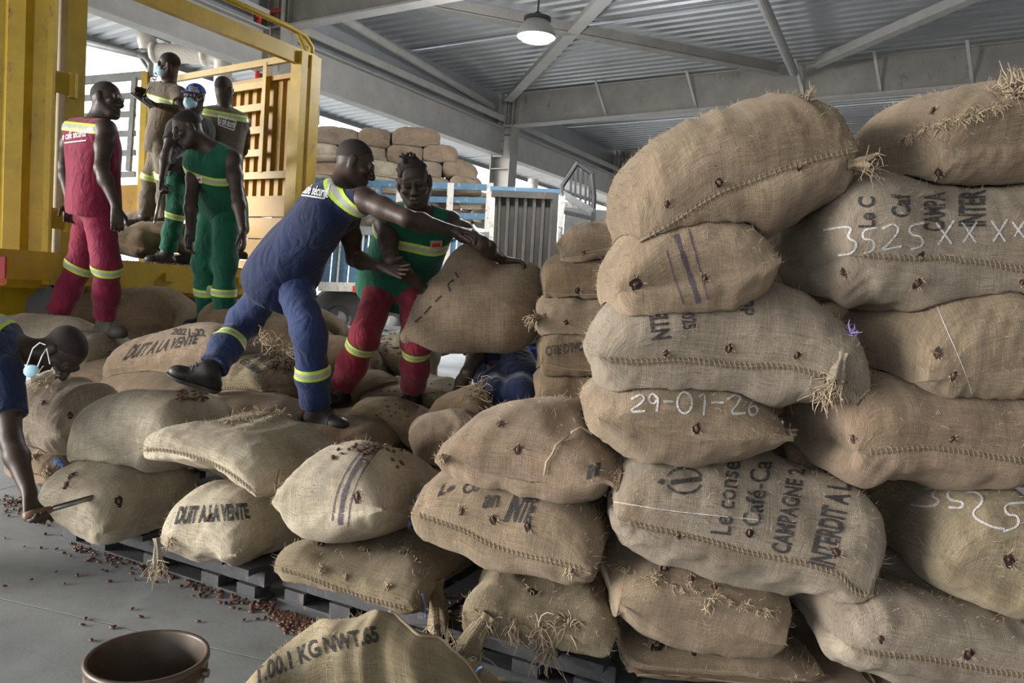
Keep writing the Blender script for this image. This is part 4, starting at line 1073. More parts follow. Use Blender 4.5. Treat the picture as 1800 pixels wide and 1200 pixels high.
# ---- front row, second layer
sack('C2', 898, 918, 2.92, .66, .70, .27, -14, -9, -3, 'tan', 'stained jute sack with thick stitched seam and smudged black stencil, centre', 'front row sacks', res=1.2)
sack('D1', 637, 848, 3.10, .60, .76, .27, -16, 4, -8, 'pale', 'jute sack with dark woven stripes and spilled beans on top', 'front row sacks', res=1.2, seam=False, kx=2.1, ex=0.8)
sack('E1', 428, 797, 3.38, .78, .68, .30, -20, -2, -3, 'pale', 'large pale jute sack with frayed top edge, in front of the navy worker', 'front row sacks', res=1.2, drop_r=.17, drop_l=.05)
sack('F1', 280, 752, 3.72, .70, .62, .31, -12, 5, -3, 'pale', 'pale jute sack with gathered left end and a brown patch', 'front row sacks', res=1.1, seam=False)
sack('G', 112, 730, 4.0, .42, .42, .27, -18, -10, -3, 'grey', 'greyish white jute sack with two small holes, left edge of the pile', 'front row sacks', kx=6, seam=False)
sack('C1', 925, 780, 2.92, .62, .78, .33, -12, -2, -3, 'rosy', 'plump jute sack with pointed left corner and one round hole, front centre', 'front row sacks', res=1.3, seam=False, kx=2.2, ex=0.78)
# ---- pile behind
sack('T', 618, 755, 4.45, .60, .6, .25, -12, -6, -3, 'brown', 'smooth brown jute sack under the front boot of the navy worker', 'pile sacks', res=.9, seam=False)
sack('W', 810, 765, 4.1, .6, .5, .2, 10, 14, 0, 'rosy', 'reddish jute sack end in shadow behind the front sacks', 'pile sacks', res=.8, seam=False)
sack('U', 705, 740, 4.65, .52, .6, .22, -10, -10, -3, 'brown', 'wrinkled brown jute sack with a curved seam near the black boots', 'pile sacks', res=.9, seam=False)
sack('Q', 735, 690, 5.3, .58, .62, .24, -4, 5, -3, 'olive', 'pale olive jute sack under the right boot of the green-vested lifter', 'pile sacks', res=.9)
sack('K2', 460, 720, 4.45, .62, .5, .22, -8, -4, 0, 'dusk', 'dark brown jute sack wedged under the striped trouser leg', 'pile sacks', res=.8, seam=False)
sack('H', 160, 637, 5.5, .56, .58, .32, -12, -2, -3, 'pale', 'pale jute sack with a tied twisted end under the maroon worker', 'pile sacks', res=1.0, seam=False)
sack('K', 448, 665, 4.75, .52, .56, .30, -14, 3, -5, 'olive', 'olive jute sack printed upside down, between the legs of the navy worker', 'pile sacks', res=1.0)
sack('I', 330, 636, 4.95, .84, .62, .38, -14, 12, -6, 'rosy', 'big pinkish jute sack printed A LA VENTE in black', 'pile sacks', res=1.2, seam=False)
sack('O', 600, 635, 5.7, .66, .6, .34, -6, -5, -3, 'brown', 'grey-brown jute sack behind the striped maroon trouser leg', 'pile sacks', res=.8, seam=False)
sack('N', 510, 600, 6.0, .7, .5, .26, 0, -12, 0, 'brown', 'brown jute sack lying behind the navy worker, hairy at the top', 'pile sacks', res=.8, seam=False)
sack('P', 730, 622, 5.9, .62, .6, .32, 4, -4, 0, 'olive', 'jute sack sprinkled with beans behind the lifter', 'pile sacks', res=.8, seam=False)
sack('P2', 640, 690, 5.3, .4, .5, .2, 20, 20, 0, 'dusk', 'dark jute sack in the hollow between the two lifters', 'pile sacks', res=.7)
sack('VV', 845, 705, 4.6, .42, .5, .24, -20, 18, 0, 'brown', 'frayed jute sack the crouching man reaches over', 'pile sacks', res=.8, seam=False)
sack('M1', 235, 548, 6.3, .98, .6, .38, -4, 3, 0, 'brown', 'long brown jute sack lying against the yellow truck', 'pile sacks', res=.9, kx=5, seam=False)
sack('M2', 530, 568, 6.6, .70, .5, .34, 0, -8, 0, 'brown', 'brown jute sack standing behind the legs of the navy worker', 'pile sacks', res=.8, kx=2.6, seam=False)
sack('M3', 420, 575, 6.0, .5, .5, .28, 0, -8, 0, 'brown', 'small part of a brown jute sack behind the green trousers', 'pile sacks', res=.7)
sack('L0', 70, 590, 5.6, .7, .5, .22, 0, 0, 0, 'pale', 'pale jute sack behind the head of the bending man', 'pile sacks', res=.7)
# ---- stack in the middle distance
sack('B6', 1030, 735, 4.4, .6, .6, .26, 0, 0, 0, 'dusk', 'jute sack at the foot of the middle stack', 'middle stack sacks', res=.6, floor_z=.3)
sack('B5', 1020, 678, 4.45, .52, .6, .20, 0, 0, 0, 'brown', 'jute sack fifth from the top of the middle stack', 'middle stack sacks', res=.8)
sack('B4', 1020, 618, 4.45, .52, .6, .24, 0, 2, 0, 'brown', 'jute sack printed D IVOIRE in the middle stack', 'middle stack sacks', res=.9)
sack('B3', 1035, 557, 4.5, .58, .6, .22, 0, -3, 0, 'tan', 'jute sack with a cinched waist in the middle stack', 'middle stack sacks', res=.9, kx=6, pinch=(-.1, .16))
sack('B2', 1035, 492, 4.5, .56, .6, .25, 0, 5, 0, 'brown', 'jute sack second from the top of the middle stack', 'middle stack sacks', res=.9)
sack('B1', 1060, 422, 4.5, .50, .6, .26, 0, 10, 0, 'tan', 'jute sack with two rows of seam on top of the middle stack', 'middle stack sacks', res=.9, kx=3)
for (x, z, yaw) in ((.75, .3, 0), (1.6, .3, 2), (.75, .62, 0), (1.6, .62, -2), (.8, .93, 0), (1.6, .93, 2), (.85, 1.22, 0), (1.62, 1.22, 0), (1.6, 1.5, 2), (1.0, 1.5, 0)):
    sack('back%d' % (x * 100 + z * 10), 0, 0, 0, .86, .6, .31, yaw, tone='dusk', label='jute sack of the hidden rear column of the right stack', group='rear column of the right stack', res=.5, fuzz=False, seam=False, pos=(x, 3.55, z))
# ---- right stack, upper rows
sack('R8', 1640, 768, 2.72, .98, .66, .33, 2, 1, 0, 'rosy', 'reddish jute sack with streaked weave and double stitched seam, right stack', 'right stack sacks', res=1.3, kx=8)
sack('R7', 1208, 735, 2.76, .68, .70, .29, 0, -2, 0, 'tan', 'jute sack with two pointed ends chalked 29-01-26', 'right stack sacks', res=1.3, ear=.02, seam=False, kx=2.0, ex=0.85)
sack('R6', 1680, 600, 2.70, .80, .66, .37, 4, 7, 0, 'tan', 'plain tan jute sack with one white thread line and two holes', 'right stack sacks', res=1.3, seam=False, kx=2.4, ex=0.66)
sack('R5', 1280, 608, 2.74, .92, .66, .33, 0, -4, 0, 'grey', 'jute sack with sideways 2025 stencil and a pointed left tip', 'right stack sacks', res=1.4, drop_l=.06, drop_r=.03, kx=2.6, ex=0.66)
sack('R4', 1610, 440, 2.72, .98, .66, .40, 3, 3, 0, 'grey', 'jute sack stencilled CAMPA INTER and chalked 3525 over it', 'right stack sacks', res=1.4, kx=6, ky=3.4)
sack('R3', 1212, 465, 2.72, .60, .70, .30, 0, 14, 0, 'tan', 'jute sack with purple woven stripes and a ragged hole', 'right stack sacks', res=1.3, seam=False, kx=2.2, ex=0.75)
sack('R2', 1690, 245, 2.72, .76, .66, .38, 4, 11, 0, 'tan', 'topmost right jute sack with a ragged stitched mouth and tuft', 'right stack sacks', res=1.3, kx=3, seam=False)
sack('R1', 1300, 300, 2.68, .92, .64, .44, 0, 17, 0, 'tan', 'big jute sack slumping to the left on top of the right stack', 'right stack sacks', res=1.5, kx=3.4, drop_l=.10, drop_r=-.02, ear=.02, taper=.12)
# ---- sack in mid air, held by its corners
def held_sack():
    d = 4.6; k = d / FPX; sd = SDF(); A = lambda x, y, t=0: at(x, y, d + t)
    sd.cap(A(716, 592, -.02), A(790, 556), 15 * k, 62 * k, .10); sd.cap(A(790, 556), A(880, 548, .02), 62 * k, 70 * k, .12)
    sd.cap(A(834, 430, .02), A(828, 470), 9 * k, 38 * k, .06); sd.cap(A(828, 470), A(812, 540), 38 * k, 66 * k, .08)
    sd.cap(A(912, 502, .05), A(880, 545, .02), 38 * k, 70 * k, .10); sd.cap(A(928, 484, .06), A(895, 515, .05), 18 * k, 44 * k, .08)
    V, Q = sd.mesh(.0085); nn = vnormals(V, Q); c = V.mean(0); L = V - c
    V = V + nn * (.012 * Noise3(5, 8, .8, 2.5)(L) + .006 * Noise3(9, 9, 4, 8)(L * V3(.5, 1, 1.3)))[:, None]
    uv = np.stack([L @ CR, L @ CU + .4 * (L @ CF)], 1)
    o = mk('jute_sack', V, Q, M['jute'], None, c, True, uv, None, JUTE['tan']); tag(o, 'full jute sack swung in mid air between the two lifters', 'sack')
    bv = BVHTree.FromPolygons(V.tolist(), Q.tolist()); SACKS['HELD'] = dict(o=o, bvh=bv); fibres(o, V, Q, 2600, 3, .006, .02)
held_sack()
# ---- load on the blue truck
ords = ['first', 'second', 'third', 'fourth', 'fifth', 'sixth', 'seventh']
rows_ = ['bottom row', 'second row up', 'third row up', 'fourth row up', 'fifth row up', 'top row']
rl = random.Random(11); deck_z = at(700, 404, 12.9)[2]
for r in range(6):
    x = 556 + (r % 2) * 36 + rl.uniform(-6, 6); y = 388 - 27.5 * r; k = 0; lim = (868, 868, 864, 856, 838, 806)[r]
    while x < lim:
        endon = x > lim - 60 or rl.random() < .18; w = rl.uniform(56, 64) if endon else rl.uniform(84, 94)
        sack('L%d_%d' % (r, k), x + w / 2 - 40, y + .012 * (x - 700), 12.9 + rl.uniform(-.08, .08), w * 12.9 / FPX, .62, rl.uniform(.31, .35), rl.uniform(-6, 6), rl.uniform(-4, 4) - (10 if x > lim - 50 and r > 2 else 0), 0, ('pale', 'grey', 'tan', 'rosy')[(k + r) % 4], 'sack loaded on the blue truck, %s from left in the %s' % (ords[k], rows_[r]), 'sacks loaded on the blue truck', res=.6, fuzz=False, floor_z=deck_z, settle=.08, lump=.03)
        x += w * .93; k += 1
# ---- sacks on the bed of the yellow truck
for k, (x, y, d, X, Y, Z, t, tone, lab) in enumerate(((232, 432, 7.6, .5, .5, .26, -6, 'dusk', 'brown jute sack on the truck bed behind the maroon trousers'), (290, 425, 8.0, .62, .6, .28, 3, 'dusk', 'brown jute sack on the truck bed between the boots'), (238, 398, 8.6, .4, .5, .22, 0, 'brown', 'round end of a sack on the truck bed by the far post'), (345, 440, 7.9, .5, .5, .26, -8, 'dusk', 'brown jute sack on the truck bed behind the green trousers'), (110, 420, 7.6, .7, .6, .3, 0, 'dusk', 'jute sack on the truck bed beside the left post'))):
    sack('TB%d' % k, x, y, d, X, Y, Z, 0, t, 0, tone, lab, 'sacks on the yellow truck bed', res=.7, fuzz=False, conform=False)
# ------------------------------------------------------------------ printing, chalk, holes and loose ends on the sacks
text_on('R9', 'Le conse', ((1284, 940), (1302, 812), (1268, 808), (1248, 936)))
text_on('R9', 'Café-Ca', ((1336, 926), (1358, 812), (1322, 808), (1302, 922)))
text_on('R9', 'CAMPAGNE 2', ((1388, 974), (1416, 826), (1386, 822), (1354, 968)), bold=.03)
text_on('R9', 'INTERDIT A L', ((1466, 1000), (1498, 852), (1456, 846), (1420, 988)), bold=.04)
def ring(cx, cy, rx, ry, n=24, a0=0, a1=360): return [(cx + rx * math.cos(math.radians(a0 + (a1 - a0) * k / n)), cy + ry * math.sin(math.radians(a0 + (a1 - a0) * k / n))) for k in range(n + 1)]
stroke_on('R9', [ring(1203, 845, 31, 22, 24, 20, 160), ring(1203, 845, 31, 22, 24, 200, 340)], 5, 'ink', 'round_emblem')
stroke_on('R9', [[(1178, 848), (1232, 842)]], 9, 'ink', 'round_emblem'); stroke_on('R9', [[(1156, 848), (1168, 846)], [(1162, 842), (1164, 852)]], 5, 'ink', 'emblem_mark')
text_on('R4', 'Le C', ((1538, 400), (1538, 346), (1508, 346), (1508, 400)), bold=.03); text_on('R4', 'Caf', ((1600, 382), (1600, 340), (1566, 342), (1566, 382)), bold=.03)
text_on('R4', 'CAMPA', ((1660, 406), (1662, 338), (1622, 340), (1622, 406)), bold=.03); text_on('R4', 'INTER', ((1732, 398), (1732, 334), (1684, 336), (1684, 398)), bold=.04)
stroke_on('R4', [[(1448, 404), (1500, 396), (1488, 418), (1508, 426), (1498, 446), (1474, 448)], [(1542, 400), (1518, 403), (1515, 420), (1536, 421), (1536, 440), (1515, 446)], [(1550, 402), (1570, 392), (1582, 403), (1560, 430), (1546, 440), (1584, 432)], [(1624, 392), (1598, 396), (1598, 412), (1620, 415), (1622, 432), (1600, 438)],
    [(1645, 392), (1672, 428)], [(1676, 388), (1648, 430)], [(1690, 390), (1714, 426)], [(1718, 388), (1692, 426)], [(1742, 388), (1766, 424)], [(1770, 386), (1745, 424)], [(1778, 390), (1800, 418)], [(1800, 388), (1782, 416)]], 4)
text_on('R5', 'NTE', ((1180, 594), (1172, 548), (1140, 552), (1146, 598)), bold=.04); text_on('R5', '2025', ((1196, 544), (1200, 580), (1224, 576), (1220, 540)), bold=.02)
text_on('R5', 'o', ((1248, 548), (1268, 546), (1268, 530), (1248, 532)), bold=.03); text_on('R5', 'du', ((1326, 554), (1324, 528), (1300, 530), (1302, 556)), bold=.03)
stroke_on('R7', [[(1110, 702), (1128, 692), (1134, 705), (1102, 724), (1134, 722)], [(1156, 700), (1146, 690), (1138, 704), (1150, 712), (1158, 695), (1154, 724)], [(1166, 706), (1184, 706)], ring(1203, 708, 13, 18), [(1228, 698), (1240, 690), (1236, 730)], [(1250, 708), (1272, 708)], [(1278, 702), (1295, 692), (1303, 703), (1280, 728), (1310, 726)], [(1334, 694), (1314, 714), (1318, 732), (1332, 726), (1328, 712), (1314, 718)]], 4)
stroke_on('R10', [[(1626, 860), (1652, 857), (1636, 872), (1654, 880), (1640, 892), (1602, 888)], [(1694, 860), (1665, 862), (1668, 880), (1694, 882), (1692, 894), (1668, 892)], [(1698, 864), (1720, 866), (1730, 882), (1704, 905), (1740, 926), (1766, 930)], [(1800, 884), (1765, 886), (1768, 905), (1790, 906), (1790, 926), (1762, 934)]], 4.5)
text_on('E2', 'DUIT A LA VENTE', ((306, 922), (440, 913), (434, 884), (316, 890)), bold=.05)
text_on('I', 'DUIT A LA VENTE', ((214, 634), (344, 604), (350, 587), (236, 606)), bold=.03); text_on('I', '2021-22', ((298, 588), (362, 592), (358, 578), (306, 577)), bold=.03)
text_on('K', 'GHIMM', ((418, 636), (450, 658), (464, 652), (434, 630)), bold=.03); text_on('K', 'PRUIT', ((446, 628), (478, 652), (490, 644), (460, 622)), bold=.03)
text_on('B4', "OTE D'IVOIRE", ((960, 626), (1046, 614), (1044, 597), (958, 608)), bold=.03)
text_on('C2', 'Le', ((768, 874), (796, 862), (806, 846), (778, 852)), bold=.03); text_on('C2', 'Co', ((812, 870), (842, 862), (842, 846), (814, 850)), bold=.03)
text_on('C2', 'an', ((846, 894), (874, 892), (880, 870), (854, 870)), bold=.03); text_on('C2', 'INTE', ((884, 916), (930, 920), (950, 872), (904, 868)), bold=.06)
text_on('C1', 'II', ((1030, 842), (1052, 836), (1056, 812), (1034, 818)), bold=.05)
stroke_on('HELD', [[(798, 492), (786, 500), (792, 512)], [(776, 520), (766, 530)], [(758, 538), (746, 552)], [(742, 556), (730, 566)], [(800, 478), (806, 488)]], 3.5, 'ink', 'smudged_lettering')
for p, w in (([(648, 780), (612, 820), (590, 870), (584, 915)], 3), ([(660, 780), (622, 825), (602, 875), (598, 922)], 9), ([(672, 782), (636, 828), (616, 880), (612, 925)], 3)): band_on('D1', p, w)
for p, w in (([(1172, 440), (1186, 490), (1202, 535)], 3), ([(1188, 412), (1208, 470), (1228, 532)], 10), ([(1210, 402), (1230, 470), (1244, 526)], 4)): band_on('R3', p, w)
stroke_on('R6', [[(1640, 520), (1660, 570), (1690, 640), (1708, 690)]], 1.6, 'chalk', 'white_thread_line'); stroke_on('R9', [[(1070, 880), (1160, 895), (1250, 905), (1340, 914)]], 1.3, 'chalk', 'white_thread_line')
for k, L in dict(R1=((1263, 320, 8), (1405, 294, 7), (1172, 358, 6)), R2=((1650, 303, 9), (1640, 195, 7)), R3=((1118, 498, 14), (1238, 490, 7)), R4=((1617, 452, 9), (1483, 478, 8), (1612, 497, 10), (1796, 496, 6)), R5=((1170, 620, 6), (1281, 612, 8), (1401, 624, 7)), R6=((1648, 620, 9), (1675, 660, 8)), R7=((1224, 752, 9),), R8=((1500, 770, 7), (1673, 770, 6)), R9=((1192, 937, 8), (1317, 935, 9), (1470, 970, 9)), R10=((1773, 983, 12),), R11=((1168, 1000, 9), (1250, 998, 9), (1215, 1018, 7), (1255, 1032, 6)), R12=((1548, 1122, 7), (1702, 1148, 12)), R13=((1155, 1135, 16), (1220, 1146, 8), (1280, 1136, 9)),
        C1=((911, 790, 9), (880, 745, 8)), C2=((812, 898, 7), (867, 912, 8), (928, 925, 8)), C3=((936, 1040, 12),), D1=((628, 872, 9),), D2=((643, 968, 7), (709, 972, 8), (732, 985, 7), (566, 956, 9)), E2=((368, 909, 7),), F2=((127, 835, 8), (117, 852, 7), (208, 880, 9)), G=((77, 707, 5), (123, 730, 6)), H=((193, 620, 5),), B1=((1025, 445, 5),), B2=((1015, 510, 6),), B3=((995, 566, 5), (1073, 551, 5)), I=((300, 660, 4),)).items():
    for (x, y, r) in L: hole(k, x, y, r)
knot('R1', 1492, 290, (1, -.15), 44, 17); tuft('R1', 1418, 176, (.1, -1), 22, 30, .5, 1, droop=.05); thread('R1', [(1510, 322), (1506, 350), (1512, 372)], 1.6)
tuft('R2', 1780, 170, (.05, -1), 40, 62, .22, 2, thick=2.6, droop=0); tuft('R2', 1785, 150, (.3, -.8), 20, 40, .5, 3, droop=.1)
for x, y in ((1600, 238), (1625, 226), (1655, 222), (1690, 208), (1715, 200), (1745, 192)): tuft('R2', x, y, (.2, .1), 22, 26, .9, x, thick=1.8)
knot('R5', 1486, 622, (-.35, .9), 52, 17, 3); tuft('R5', 1455, 672, (-.3, 1), 26, 62, .35, 4, thick=2.2); tuft('R5', 1497, 588, (0, -1), 10, 28, .2, 5, 'lilac', 1.6, 'lilac_twine', droop=0)
thread('R5', [(1040, 665), (1032, 682), (1027, 700), (1024, 714)], 2.6); thread('R5', [(1455, 690), (1448, 710), (1455, 735)], 1.4)
knot('R7', 1380, 755, (1, 0), 18, 6); knot('R10', 1540, 940, (-1, .1), 22, 9); tuft('R9', 1545, 1020, (.6, -.4), 10, 22, .6, 6); tuft('R9', 1072, 938, (-.8, .4), 24, 36, .6, 7)
thread('R9', [(1072, 930), (1045, 930), (1022, 955), (1005, 980), (1012, 1000), (1028, 1018), (1030, 1042)], 1.8, 'twine', 'blue_twine')
for x, y in ((1100, 1004), (1150, 1012), (1210, 1026), (1262, 1046), (1310, 1062), (1345, 1072)): tuft('R11', x, y, (.3, .3), 40, 17, 1.2, x, thick=1.2)
tuft('R11', 1245, 1060, (-.3, 1), 8, 36, .3, 8); tuft('R13', 1150, 1130, (-.2, .2), 44, 15, 1.2, 9); tuft('R13', 1095, 1085, (-.3, .3), 24, 30, .7, 91)
for x in (1400, 1440): thread('R8', [(x, 700), (x - 6, 712), (x - 2, 728)], 1.0)
thread('C1', [(1000, 770), (978, 785), (970, 800), (962, 812), (958, 832)], 2.2); thread('C1', [(1005, 765), (1020, 755), (1040, 768)], 2.4); knot('C1', 790, 802, (-1, .15), 18, 7)
tuft('C2', 740, 858, (-.6, -.6), 20, 34, .6, 10); tuft('D1', 735, 885, (-.35, -.9), 12, 44, .25, 11, 'twine', 1.3, 'blue_twine', droop=0); tuft('D1', 735, 890, (-.4, .8), 10, 55, .3, 12, 'twine', 1.2, 'blue_twine')
for x, y, dx in ((800, 1070, -.5), (860, 1085, -.3), (905, 1095, 0), (950, 1102, 0), (1000, 1095, .1)): tuft('C3', x, y, (dx, .8), 30, 52, .55, x, thick=2.2)
knot('C3', 862, 1078, (-.6, .8), 66, 26, 5); knot('C3', 990, 1080, (-.5, .85), 60, 18, 6); knot('D2', 770, 1015, (.1, 1), 78, 20, 7)
thread('C3', [(978, 1095), (950, 1130), (935, 1165), (924, 1205)], 1.4); thread('D2', [(738, 1044), (742, 1065), (748, 1085)], 1.8, 'twine', 'blue_twine'); thread('C3', [(842, 1090), (846, 1104), (848, 1116)], 2.4, 'twine', 'blue_twine')
tuft('C2', 1000, 1000, (.2, 1), 10, 26, .4, 13)
for x, y in ((400, 742), (430, 733), (455, 730), (490, 730)): tuft('E1', x, y, (.0, -1), 12, 26, .55, x, thick=1.1, droop=0)
thread('E1', [(490, 828), (486, 845), (484, 862)], 2.4); tuft('E2', 300, 945, (-.2, .9), 12, 34, .3, 14); knot('F2', 276, 945, (.1, 1), 44, 9, 8); thread('F2', [(276, 985), (278, 1005), (272, 1018)], 1.2)
tuft('D2', 566, 1000, (-.3, .5), 40, 14, 1.2, 15); tuft('D2', 608, 1012, (-.2, .6), 34, 13, 1.2, 16); tuft('D2', 682, 1030, (-.2, .6), 30, 12, 1.2, 17)
for x, y in ((462, 600), (480, 607), (500, 612), (520, 622)): tuft('K', x, y, (.4, -.7), 14, 34, .7, x, thick=1.2, depth=4.3, droop=.1)
tuft('I', 320, 700, (0, .4), 16, 24, .8, 18); tuft('I', 188, 690, (-.6, .2), 14, 20, .5, 19, depth=4.5); knot('H', 100, 652, (-.7, .4), 28, 13, 9); tuft('H', 118, 665, (0, 1), 24, 40, .4, 20, thick=1.4)
tuft('M1', 215, 524, (.4, .5), 18, 26, .6, 21, thick=1); tuft('M2', 500, 590, (.2, -.4), 22, 32, .8, 22, thick=1); tuft('VV', 838, 690, (.4, -.8), 34, 55, .5, 23, thick=1.3); tuft('P', 775, 640, (.5, .5), 22, 40, .6, 24, thick=1.2)
tuft('G2', 108, 812, (-.2, .3), 18, 22, .9, 25, 'twine', 1.4, 'blue_knot'); tuft('G2', 60, 800, (-.4, .3), 24, 26, .8, 26); tuft('G2', 85, 825, (-.4, .3), 24, 26, .8, 27)
tuft('B4', 1060, 610, (.3, .2), 20, 26, .8, 28, thick=1); tuft('B1', 985, 426, (-.6, .3), 14, 18, .6, 29, thick=1); knot('B3', 955, 556, (-1, .1), 22, 8, 10)

for k, (a, b_), n in (('R2', ((1585, 244), (1765, 186)), 16), ('R11', ((1085, 1000), (1365, 1080)), 18), ('E1', ((395, 745), (505, 732)), 10), ('C3', ((800, 1072), (1010, 1100)), 14), ('VV', ((815, 700), (860, 688)), 6)):
    for q in range(n):
        t = q / (n - 1); tuft(k, int(a[0] + (b_[0] - a[0]) * t), int(a[1] + (b_[1] - a[1]) * t + 5 * math.sin(q * 2.1)), (.2, .3), 18, 15, 1.3, q, thick=1.1)
# ------------------------------------------------------------------ people
def cv(r, u, t): return CR * r + CU * u - CF * t          # right, up, towards us
def limb(par, px, py, L, sgn=0):
    """point at bone length L from its parent that shows at a pixel (sgn -1 nearer, +1 farther)"""
    r = nrm(rayd(px, py)); m = par - CAM; b = m @ r; c2 = m @ m - b * b
    if c2 < L * L and sgn: return CAM + r * (b + sgn * math.sqrt(L * L - c2))
    return par + nrm(CAM + r * b - par) * L
def hand(sd, w, D, Nn, side, s, curl=(.35, .5, .4), spread=.12, thumb=.5, k=.004):
    """palm, four fingers of three joints, thumb; Nn points out of the palm, side to the thumb"""
    D = nrm(D); Nn = nrm(Nn - D * (Nn @ D)); Sd = np.cross(D, Nn) * side
    sd.cap(w - D * .02 * s, w + D * .03 * s, .026 * s, .028 * s, .02, Nn, .72)
    for q in (-.026, -.009, .009, .026):
        sd.cap(w + D * .02 * s + Sd * q * .6 * s, w + D * .088 * s + Sd * q * s, .017 * s, .0135 * s, .012, Nn, .85)
    for q, L, a in ((.028, .070, 1), (.0095, .079, .35), (-.0095, .073, -.35), (-.027, .058, -1)):
        p = w + D * .09 * s + Sd * q * s; e = nrm(D + Sd * spread * a); ang = 0
        for j, (fr, r0, r1) in enumerate(((.45, .0098, .0092), (.31, .0092, .0085), (.24, .0085, .0072))):
            ang += curl[j] * (1 + .08 * a); dirv = e * math.cos(ang) + Nn * math.sin(ang); p2 = p + dirv * L * fr * s
            sd.cap(p, p2, r0 * s, r1 * s, k); p = p2
    p = w + D * .028 * s + Sd * .024 * s; e = nrm(D * .75 + Sd * .75 + Nn * thumb); p2 = p + e * .042 * s; sd.cap(p, p2, .0155 * s, .0115 * s, .012)
    e = nrm(D * 1.0 + Sd * .25 + Nn * thumb); p3 = p2 + e * .032 * s; sd.cap(p2, p3, .0112 * s, .0098 * s, k); sd.cap(p3, p3 + nrm(e + Nn * .2) * .022 * s, .0098 * s, .0078 * s, k)
def head_frame(look, up):
    y = nrm(look); z = nrm(up - y * (up @ y)); x = np.cross(y, z); return np.array([x, y, z])
def make_head(sd, c, B, s):
    g = lambda x, y, z: c + (x * B[0] + y * B[1] + z * B[2]) * s
    sd.ell(g(0, -.017, .032), B, np.array([.075, .097, .086]) * s, .02)
    sd.ell(g(0, .022, -.040), B, np.array([.058, .070, .078]) * s, .03)
    sd.cap(g(-.018, .066, -.098), g(.018, .066, -.098), .021 * s, .021 * s, .03)
    for q in (-1, 1):
        sd.cap(g(q * .058, .0, -.045), g(q * .03, .055, -.092), .020 * s, .018 * s, .03)
        sd.ell(g(q * .046, .060, -.018), B, np.array([.022, .022, .018]) * s, .02)
        sd.ell(g(q * .079, -.008, -.004), B, np.array([.010, .020, .034]) * s, .006)
        sd.ell(g(q * .084, -.014, .004), B, np.array([.007, .018, .026]) * s, .006)
        sd.ell(g(q * .033, .103, .006), B, np.array([.021, .018, .013]) * s, .012, -1)
        sd.ell(g(q * .013, .099, -.033), B, np.array([.012, .014, .010]) * s, .008)
        sd.ell(g(q * .032, .083, .006), B, np.array([.018, .010, .010]) * s, .004)
    sd.cap(g(-.038, .080, .026), g(.038, .080, .026), .013 * s, .013 * s, .016)
    sd.cap(g(0, .088, .012), g(0, .110, -.026), .009 * s, .0145 * s, .010)
    sd.cap(g(-.022, .086, -.060), g(.022, .086, -.060), .0085 * s, .0085 * s, .006); sd.cap(g(0, .094, -.060), g(0, .094, -.062), .0095 * s, .0095 * s, .006)
    sd.cap(g(-.018, .086, -.077), g(.018, .086, -.077), .0095 * s, .0095 * s, .006); sd.cap(g(0, .092, -.077), g(0, .092, -.078), .0095 * s, .0095 * s, .006)
    sd.cap(g(-.026, .100, -.0685), g(.026, .100, -.0685), .0035 * s, .0035 * s, .003, op=-1)
    return g
